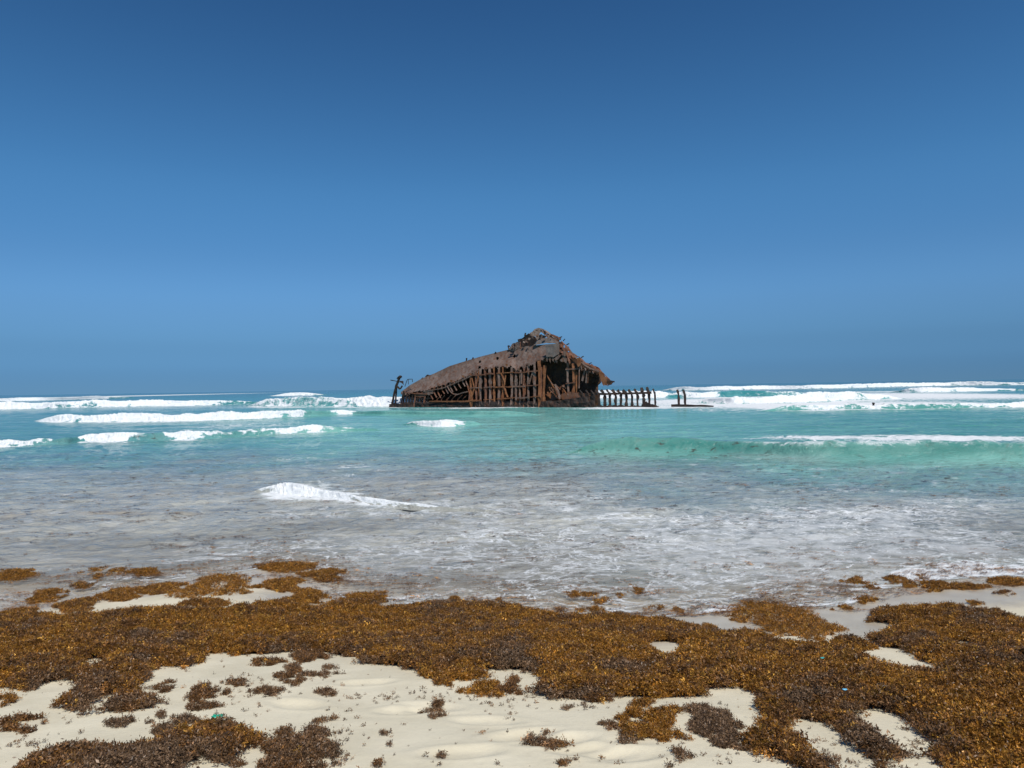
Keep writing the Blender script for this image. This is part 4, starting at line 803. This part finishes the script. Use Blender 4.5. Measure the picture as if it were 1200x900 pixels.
def tint_at(x, y, px, py, rng):
    t = .26 + (fbm(x * 1.3 + 5, y * 1.6, 4) - .5) * 1.1 + (fbm(x * 6 + 5, y * 6, 3) - .5) * .7
    for (cx, cy, rx, ry, a) in ((480, 775, 110, 22, .45), (350, 755, 150, 18, .2), (130, 815, 110, 25, .25), (1090, 860, 90, 40, .45), (600, 770, 30, 20, .4), (690, 815, 60, 10, .3), (60, 770, 90, 40, .12), (190, 878, 210, 45, .62), (330, 890, 80, 40, .3), (1030, 830, 50, 30, .2), (560, 800, 50, 8, -.5), (900, 740, 80, 20, -.15), (1180, 850, 60, 60, -.15)):
        t = t + a * np.exp(-((px - cx) / rx) ** 2 - ((py - cy) / ry) ** 2)
    d1, r1 = cells(x + (fbm(x * 9, y * 9, 2) - .5) * .1, y + (fbm(x * 9 + 7, y * 9, 2) - .5) * .1, .17); d2, r2 = cells(x, y, .55)
    t = t + (r1 - .5) * .42 + (r2 - .5) * .25 + np.clip(d1 - .55, 0, 1) * .5
    return np.clip(t + rng.normal(0, .11, np.shape(x)), 0, 1)
def build_mat(name, polys, holes, bounds, dens, label, seed):
    rng = np.random.default_rng(seed)
    xs, ys, X, Y, m, soft, wide = weed_field(polys, holes, *bounds)
    # underlayer
    st = 2; gx = xs[::st]; gy = ys[::st]; GX, GY = np.meshgrid(gx, gy); so_ = soft[::st, ::st]; wi = wide[::st, ::st]
    GZ = sand_z(GX, GY) - .006 + mat_height(GX, GY, so_, wi) * .85
    F = grid_faces(len(gy), len(gx)); keep = ((so_ > .66) & m[::st, ::st]).ravel()[F].all(1); F = F[keep]
    used = np.unique(F); mp = np.full(GX.size, -1); mp[used] = np.arange(len(used)); F = mp[F]
    V = np.stack([GX, GY, GZ], -1).reshape(-1, 3)[used]
    # sprigs
    idx = np.flatnonzero(m.ravel()); n = int(len(idx) * RES * RES * dens); pick = rng.choice(idx, n)
    x = X.ravel()[pick] + rng.uniform(-.006, .006, n); y = Y.ravel()[pick] + rng.uniform(-.006, .006, n)
    s = soft.ravel()[pick]; w = wide.ravel()[pick]
    ok = rng.random(n) < .06 + sstep(.30, .72, s + (fbm(x * 14, y * 14 + 3, 3) - .5) * 1.3); ok &= np.abs(x) < y * .72 + 3.0; x, y, s, w = x[ok], y[ok], s[ok], w[ok]
    z = sand_z(x, y) + mat_height(x, y, s, w) * rng.uniform(.7, 1.0, len(x)) + .004
    px, py = px_of(x, y, z)
    t = tint_at(x, y, px, py, rng); sh = np.where(rng.random(len(x)) < .20, rng.uniform(.15, .9, len(x)) * (t < .55), 0)
    vx, vy = px_of(V[:, 0], V[:, 1], V[:, 2])
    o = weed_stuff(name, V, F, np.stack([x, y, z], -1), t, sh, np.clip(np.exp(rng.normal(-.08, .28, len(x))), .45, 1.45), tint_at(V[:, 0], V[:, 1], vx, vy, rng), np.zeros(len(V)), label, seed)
    print(name, 'sprigs', len(x), 'mat faces', len(F))
HOLES = [[(np.mean([a for a, b in h]) + (x - np.mean([a for a, b in h])) * 1.35, np.mean([b for a, b in h]) + 2 + (y - np.mean([b for a, b in h])) * 1.7) for x, y in h] for h in HOLES]
HOLES += [[(1006, 847), (1030, 835), (1063, 845), (1060, 856), (1082, 866), (1072, 874), (1050, 875), (1018, 858)], [(938, 844), (960, 844), (974, 859), (998, 878), (1018, 893), (983, 900), (958, 883), (938, 866)],
          [(834, 818), (857, 804), (870, 813), (884, 829), (892, 847), (880, 853), (866, 858), (850, 840)], [(640, 800), (612, 786), (600, 786), (606, 797), (622, 806), (634, 803)], [(1124, 750), (1134, 752), (1150, 762), (1136, 764)]]
HOLES += [[(1000, 769), (1026, 764), (1050, 762), (1066, 767), (1083, 778), (1098, 784), (1107, 803), (1088, 796), (1062, 788), (1066, 778), (1045, 770), (1022, 776)]]
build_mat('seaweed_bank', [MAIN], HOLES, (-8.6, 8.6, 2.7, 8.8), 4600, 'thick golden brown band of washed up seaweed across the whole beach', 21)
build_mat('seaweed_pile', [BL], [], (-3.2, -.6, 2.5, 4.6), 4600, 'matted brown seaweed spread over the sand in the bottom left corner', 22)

# separate clumps: (pixel centre, half width, half height, tint, density, label)
CL = [
 (16, 674, 26, 8, .12, 1, 'golden seaweed clump in the shallows cut by the left edge of the photo'),
 (110, 668, 11, 4, .2, .9, 'small golden tuft in the shallows, first of a short row left of the sand spit'),
 (138, 668, 14, 4, .2, .9, 'golden tuft in the shallows, middle one of a short row of three'),
 (168, 670, 16, 6, .2, 1, 'domed golden tuft in the shallows at the right end of a short row of three'),
 (121, 675, 8, 4.5, .25, .8, 'small brown tuft just below the short row of three in the shallows'),
 (54, 697, 20, 9, .08, 1, 'bright golden mound of seaweed on wet sand near the left edge'),
 (98, 685, 15, 5, .4, .8, 'flattened brown seaweed patch in thin water above the golden mound'),
 (87, 710, 24, 7, .35, 1, 'dark brown seaweed heap on wet sand just above the left bank'),
 (22, 717, 11, 3, .3, .9, 'thin flat brown strip of seaweed touching the left bank'),
 (139, 698, 15, 9, .2, 1, 'upright golden brown clump on the wet sand beside a foam line'),
 (187, 690, 26, 6.5, .3, .9, 'flat brown seaweed spread in thin water behind a white foam line'),
 (243, 708, 26, 6, .3, 1, 'low brown seaweed bar on wet sand right above the bank, left of centre'),
 (334, 664, 42, 6.5, .12, 1, 'long golden seaweed ridge at the water edge with foam on its far side'),
 (330, 686, 25, 9, .2, 1, 'golden brown clump on the sand spit below the long ridge'),
 (380, 674, 28, 8, .2, 1, 'slanting golden seaweed strip reaching into the water right of the spit'),
 (361, 699, 26, 8, .15, 1, 'golden seaweed tongue joining the spit to the main bank'),
 (432, 700, 28, 7.5, .2, .9, 'golden seaweed fringe in the foam just above the bank, left of centre'),
 (534, 703, 10, 6, .15, 1, 'small golden tuft standing at the water edge above the middle of the bank'),
 (586, 703.5, 8, 3.6, .05, 1, 'small yellow tuft touching the bank at the water edge, near the centre'),
 (679, 696, 16, 4.5, .1, .9, 'flat golden patch floating in the swash right of centre'),
 (746, 691, 8, 5, .12, 1, 'upright little golden tuft alone in the swash right of centre'),
 (726, 697.5, 9, 3.5, .12, .9, 'small flat golden patch left of the upright tuft in the swash'),
 (707, 704, 8, 4, .2, .9, 'small brown golden tuft between the flat patch and the bank'),
 (677, 717, 7, 4.5, .12, 1, 'small golden tuft in the foam touching the bank right of centre'),
 (695, 713, 12, 3.6, .15, .9, 'thin golden strip in the foam above the bank right of centre'),
 (655, 713, 7, 6, .3, .7, 'loose see-through tuft in the swash above the bank at centre right'),
 (796, 714, 7, 5, .1, .8, 'loose golden tuft left of the white foam curl'),
 (770, 712, 12, 5, .3, .5, 'sparse brown scatter of weed in the swash left of the foam curl'),
 (830, 738, 14, 6, .12, 1, 'small golden clump on the wet sand between the bank and the island of weed'),
 (1002, 680, 12, 5, .1, .9, 'golden tuft in the white foam, upper half of a slanting pair'),
 (1020, 688, 9, 4.5, .12, .9, 'golden tuft in the foam, lower half of a slanting pair'),
 (1048, 679, 10, 5, .2, 1, 'brown golden tuft in front of the white foam on the right'),
 (1064, 685, 8, 7, .2, .8, 'tall loose golden tuft right of the tuft in front of the foam'),
 (1082, 674.5, 7, 3.6, .25, 1, 'small dark tuft at the upper edge of the wet sand on the right'),
 (1098, 688, 14, 7, .2, 1, 'chunky dark golden clump on the wet sand on the right'),
 (1130, 687.5, 22, 4.4, .25, .8, 'ragged line of brown weed on the wet sand on the right'),
 (1180, 682, 26, 4.6, .2, .9, 'long golden line of weed by the foam at the right edge'),
 (1178, 695.5, 6, 3.2, .3, .9, 'small tuft on the wet sand below the long line at the right edge'),
 (1140, 708.5, 7.5, 2.6, .25, 1, 'little flat tuft on wet sand just above the right bank'),
 (1168, 715.5, 7.5, 2.6, .35, 1, 'dark little tuft on wet sand near the right bank, nearer the edge'),
 (1016, 703.5, 10, 3.6, .2, .8, 'small loose tuft in thin water left of the right bank'),
 (985, 711.5, 10, 3.6, .15, .9, 'small golden tuft in thin foam beside the island of weed'),
 (511, 832, 14, 10, .75, .8, 'dark dry tuft of seaweed alone on bare sand below the middle of the bank'),
 (450, 860, 8.5, 5, .75, .55, 'thin grey wisp of dry weed on bare sand, upper one of two'),
 (456, 872, 6, 3.2, .75, .6, 'thin grey wisp of dry weed on bare sand, lower one of two'),
 (516, 882.5, 6.5, 5, .8, .7, 'small dark dry tuft on bare sand near the bottom edge'),
 (449, 896, 7, 7, .6, .7, 'brown wisp of weed on the sand cut by the bottom edge'),
 (384, 845, 6.5, 4.5, .75, .9, 'small dark tuft on sand just above the round brown clump'),
 (388, 811, 12, 7, .75, .65, 'ragged grey tuft on sand between the bank and the round clump'),
 (311, 813, 19, 6.5, .7, .95, 'flat dark brown heap of dry weed on sand left of centre'),
 (350, 800.5, 8.5, 4, .7, .8, 'small dark streak of weed above the flat brown heap'),
 (337, 788, 13, 10, .65, .8, 'dark brown straggly tuft hanging below the bank left of centre'),
 (373, 791.5, 24, 4.2, .75, .7, 'long thin dark streak of dry weed on the sand below the bank'),
 (384, 783.5, 8.5, 3.6, .7, .8, 'short dark tuft just above the long thin streak'),
 (360, 770, 18, 8, .6, .9, 'dark ragged seaweed lobe hanging from the lower edge of the bank'),
 (312, 776, 17, 5, .6, .8, 'dark seaweed strip below the bank at left centre'),
 (284, 801, 16, 6.5, .7, .85, 'slanting dark tuft of dry weed on sand right of the left lobe'),
 (192, 807, 17, 9, .7, .75, 'loose dark weed on the sand beside the left lobe of the bank'),
 (238, 814, 20, 10, .65, 1, 'thick brown heap of dry weed right of the left lobe of the bank'),
 (238, 829, 24, 6, .7, .85, 'flat brown layer of dry weed under the thick brown heap'),
 (17, 850, 26, 8, .65, 1, 'long dark heap of dry weed on the sand at the left edge'),
 (17, 871, 7.5, 4.5, .7, 1, 'small dark tuft below the long heap at the left edge'),
 (42, 871.5, 13, 3.2, .75, .7, 'thin dark streak of weed pointing right near the bottom left'),
 (144, 847, 14, 7.5, .9, .6, 'see-through grey tuft of dry weed alone on sand at lower left'),
 (187, 839, 8.5, 4, .8, .75, 'small grey tuft right of the see-through grey tuft'),
 (192, 862, 16, 9, .85, 1, 'nearly black curled clump of dry weed at the top of the lower left pile'),
 (214, 845, 28, 7, .85, .8, 'nearly black slanting strip of dry weed above the lower left pile'),
 (4, 822.5, 10, 6, .15, 1, 'small golden tuft on dry sand at the left edge'),
 (57, 842, 6.5, 5, .8, .5, 'faint grey wisp of weed right of the long heap at the left edge'),
 (668, 829.5, 7.5, 4, .95, .7, 'small grey tuft under the bank, left one of a pair'),
 (684, 828, 7, 4, .95, .7, 'small grey tuft under the bank, right one of a pair'),
 (715, 852, 12, 6, .65, .75, 'thin brown tuft left of the forked golden clump'),
 (752, 827.5, 10, 5.5, .25, 1, 'small golden brown tuft just below the bank above the forked clump'),
 (735, 842, 17, 11, .15, 1, 'golden left arm of the forked heap on the sand'),
 (746, 859, 13, 11, .25, 1, 'golden brown middle of the forked heap on the sand'),
 (781, 845, 20, 14, .12, 1, 'golden right arm of the forked heap beside the grey mound'),
 (785, 866, 15, 7, .05, 1, 'yellowest clump, at the lower tip of the forked heap'),
 (736, 868, 14, 11, .9, .9, 'grey dry tuft at the lower left foot of the forked heap'),
 (794, 888, 17, 9, .75, .9, 'dark clump alone on the sand below the forked golden heap'),
 (636, 871, 32, 12, .7, .6, 'wide straggly dark tuft with a hole in it near the bottom centre'),
 (666, 897, 17, 5, .65, .9, 'brown tuft at the bottom edge, right of centre'),
 (518, 802, 11, 5, .35, 1, 'small brown golden clump just below the lower edge of the bank'),
 (566, 808, 24, 9, .02, 1, 'bright yellow gold clump attached under the middle of the bank'),
 (601, 805, 15, 12, .6, 1, 'dark brown clump beside the sand notch under the middle of the bank'),
 (400, 892, 6, 4, .7, .5, 'thin brown scrap right of the round brown clump'),
 (754, 858, 6, 5, .1, .6, 'tiny golden spur inside the forked heap'),
]
CLP = [
 ([(199, 702), (205, 694), (232, 685), (238, 676), (262, 673), (280, 675), (292, 688), (294, 694), (276, 697), (248, 698), (225, 703)], [[(246, 685), (262, 681), (264, 688), (250, 691)]], .15, 'large golden seaweed clump with a sandy hole, on the spit at left'),
 ([(861, 716), (870, 708), (885, 703), (905, 704), (935, 711), (955, 722), (975, 733), (990, 736), (985, 742), (965, 744), (962, 753), (945, 752), (928, 745), (905, 746), (890, 738), (875, 732), (862, 728)], [], .1, 'island of golden seaweed by itself on wet sand above the right half of the bank'),
 ([(805, 832), (816, 828), (838, 828), (848, 838), (862, 848), (876, 868), (870, 875), (850, 872), (828, 862), (808, 850)], [], .95, 'solid grey dry mound of weed right of the forked golden heap'),
 ([(328, 868), (340, 858), (355, 852), (370, 854), (374, 864), (392, 868), (380, 878), (386, 892), (372, 905), (350, 905), (345, 898), (322, 900), (330, 888)], [], .72, 'large round brown clump of dry weed at the bottom, left of centre'),
]
BIG = []
def clump_mesh(x, y, z, tint, shade, scale, rng):
    Vs = []; Fs = []; T = []; S = []; VV = []; off = 0
    for i in range(len(x)):
        v, f = SPR[rng.integers(len(SPR))]
        a = rng.uniform(0, 6.283); c, s = math.cos(a), math.sin(a); tx = rng.normal(0, .3); v2 = v * scale[i]
        v2 = np.stack([v2[:, 0] * c - v2[:, 1] * s, v2[:, 0] * s + v2[:, 1] * c, v2[:, 2] + v2[:, 0] * tx], -1)
        v2[:, 2] = np.maximum(v2[:, 2], -.012)
        Vs.append(v2 + np.array([x[i], y[i], z[i]])); Fs.append(f + off); off += len(v); T.append(np.full(len(v), tint[i])); S.append(np.full(len(v), shade[i])); VV.append(np.full(len(v), math.exp(rng.normal(-.05, .42))))
    return np.concatenate(Vs), np.concatenate(Fs), np.concatenate(T), np.concatenate(S), np.concatenate(VV)
def build_clump(polyw, holesw, tint, dens, label, seed, ell=None):
    rng = np.random.default_rng(seed)
    x0, y0 = polyw.min(0) - .05; x1, y1 = polyw.max(0) + .05
    area = (x1 - x0) * (y1 - y0)
    rate = np.interp(y0, [3, 6, 9, 11], [2900, 2100, 1400, 1100]) * dens
    n = int(min(max(area * rate * 2.8, 40), 4200))
    x = rng.uniform(x0, x1, n); y = rng.uniform(y0, y1, n)
    wx = x + (fbm(x * 9 + seed, y * 9, 4) - .5) * .42 * min(1, (x1 - x0) * 2.4); wy = y + (fbm(x * 9, y * 9 + seed, 4) - .5) * .42 * min(1, (y1 - y0) * 2.2)
    m = inside(polyw, wx, wy)
    for h in holesw: m &= ~inside(h, wx, wy)
    pc = polyw.mean(0); ps_ = polyw.std(0) + .02; rr = np.sqrt((((x - pc[0]) / ps_[0]) ** 2 + ((y - pc[1]) / ps_[1]) ** 2) / 2)
    m &= fbm(x * 13 + seed, y * 13, 4) + .35 * (fbm(x * 40, y * 40 + seed, 2) - .5) > (.60 - dens * .36 if dens < .95 else .30) + .17 * np.clip(rr - .55, 0, 1) + ((.05 + .16 * np.clip(rr - .3, 0, 1)) * (.4 if dens > .94 else 1) if tint > .55 else 0)
    x, y, = x[m], y[m]
    if len(x) < 5: x = np.full(6, (x0 + x1) / 2) + rng.normal(0, .03, 6); y = np.full(6, (y0 + y1) / 2) + rng.normal(0, .03, 6)
    cx, cy = x.mean(), y.mean(); sx, sy = x.std() + .02, y.std() + .02
    r = np.sqrt(((x - cx) / sx) ** 2 + ((y - cy) / sy) ** 2) / 2
    hgt = min(.055, .24 * min(sx, sy) + .010) * (.65 if tint > .55 else 1) * (1.2 if dens >= .95 else .8)
    sz = sand_z(x, y); d = y - edge_y(x)
    ground = np.where(d > 0, np.maximum(sz, -0.015), sz)
    z = ground + rng.uniform(.1, 1, len(x)) * hgt * np.clip(1 - r, 0, 1) * (0.6 + .8 * fbm(x * 8, y * 8, 2)) + .004
    t = np.clip(tint + (fbm(x * 4 + seed, y * 4, 3) - .5) * .35 + rng.normal(0, .09, len(x)), 0, 1)
    sh = np.where((rng.random(len(x)) < .12) & (t < .5), rng.uniform(.2, .9, len(x)), 0)
    V, F, T, S, VV = clump_mesh(x, y, z, t, sh, rng.uniform(.6, 1.1, len(x)) * min(1, .35 + min(sx, sy) * 7), rng)
    base = np.array([cx, cy, float(sand_z(np.array([cx]), np.array([cy]))[0])])
    o = mesh_obj('seaweed_clump', V - base, F, WEED_G, attrs=dict(tint=T, shade=S, val=VV)); o.location = base
    tag(o, label, 'seaweed clump', 'seaweed clumps lying apart from the bank'); return len(F)
tot = 0
for i, (cx, cy, rx, ry, tint, dens, label) in enumerate(CL):
    a = np.linspace(0, 2 * math.pi, 28, endpoint=False); rnd = np.random.default_rng(300 + i)
    k = 1 + .22 * np.sin(a * 2 + rnd.uniform(0, 6)) * rnd.uniform(.3, 1) + .18 * np.sin(a * 3 + rnd.uniform(0, 6))
    q_ = .94 if cy < 740 else .9; px = cx + q_ * rx * k * np.cos(a); py = cy + .5 + (q_ - .08) * ry * k * np.sin(a)
    wx, wy = shore_hit(px, py); tot += build_clump(np.stack([wx, wy], -1), [], tint, dens, label, 300 + i)
for i, (pp, hh, tint, label) in enumerate(CLP):
    tot += build_clump(poly_world(pp), [poly_world(h) for h in hh], tint, 1.0, label, 500 + i)
print('clump faces', tot)

# small scraps nobody could count: on the dry sand and adrift in the shallows
def scraps():
    rng = np.random.default_rng(77)
    px = rng.uniform(-30, 1230, 9000); py = rng.uniform(765, 905, 9000); x, y = sand_hit(px, py)
    pr = .035 + .75 * sstep(.60, .8, fbm(x * 1.2 + 8, y * 2.4, 4)) + .25 * np.exp(-((px - 270) / 160) ** 2 - ((py - 815) / 50) ** 2) * (fbm(x * 4, y * 4, 3) > .52)
    k = rng.random(len(x)) < pr * .9; x, y = x[k], y[k]; z = sand_z(x, y) + .003
    n = len(x); weed_stuff('seaweed_scraps', np.zeros((0, 3)), None, np.stack([x, y, z], -1), rng.uniform(.5, .95, n), np.zeros(n), rng.uniform(.18, .8, n) ** 1.3, np.zeros(0), np.zeros(0), 'dark crumbs of dry seaweed strewn over the bare sand', 5, .3)
    # adrift
    n0 = 34000; px = rng.uniform(-40, 1240, n0); py = rng.uniform(530, 725, n0); x, y = plane_hit(px, py)
    d = y - edge_y(x)
    pr = (.03 + .55 * sstep(.5, .72, fbm(x * .7, y * 1.6 + 3, 4))) * sstep(34, 20, y) * np.interp(px, [0, 300, 700, 1200], [1, .9, .8, .6])
    pr = pr + 1.6 * np.exp(-((d - .3) / 1.0) ** 2) * sstep(.42, .6, fbm(x * 1.3, y * 3, 4))
    k = (rng.random(n0) < pr * .55) & (d > -.75); x, y, d = x[k], y[k], d[k]
    z = np.maximum(swell(x, y), sand_z(x, y) + np.clip(d, 0, 3) * .010) + .016
    n = len(x); t = np.where(d < 2.5, rng.uniform(.05, .6, n), rng.uniform(.4, .8, n))
    weed_stuff('floating_seaweed', np.zeros((0, 3)), None, np.stack([x, y, z], -1), t, np.zeros(n), rng.uniform(.6, 1.7, n) * np.interp(y, [9, 20, 34], [1.0, 2.0, 3.0]), np.zeros(0), np.zeros(0), 'small dark bits of seaweed adrift in the murky shallows', 6, .06, DRIFT)
    print('adrift', n)
scraps()

# ------------------------------------------------------------------ litter
def litter(name, px, py, size, col, label, cat, seed, h=.09):
    rng = np.random.default_rng(seed); x, y = sand_hit(np.array([px]), np.array([py])); x, y = float(x[0]), float(y[0])
    n = 7; V = []; th = np.linspace(-1, 1, n)
    for a in th:
        for b in th:
            r = rng.normal(0, .1, 3)
            V.append(((a + r[0]) * size, (b * .6 + r[1]) * size, (.25 * math.sin(a * 3 + seed) * math.cos(b * 2.5) + r[2] * 1.2) * size * .7))
    o = mesh_obj(name, V, grid_faces(n, n), mat_plain(name + '_plastic', col, .35)); o.location = (x, y, float(sand_z(np.array([x]), np.array([y]))[0]) + h)
    m = o.modifiers.new('thickness', 'SOLIDIFY'); m.thickness = .002
    tag(o, label, cat); return o
litter('plastic_scrap', 255, 858, .026, (.02, .42, .26), 'crumpled green plastic scrap lying on the seaweed at lower left', 'litter', 1, .085)
litter('plastic_scrap', 990.5, 835, .012, (.16, .50, .72), 'small light blue plastic bit on the seaweed at lower right', 'litter', 2, .125)
litter('plastic_scrap', 964, 793, .013, (.03, .36, .34), 'tiny teal plastic bit in the seaweed right of centre', 'litter', 3, .125)
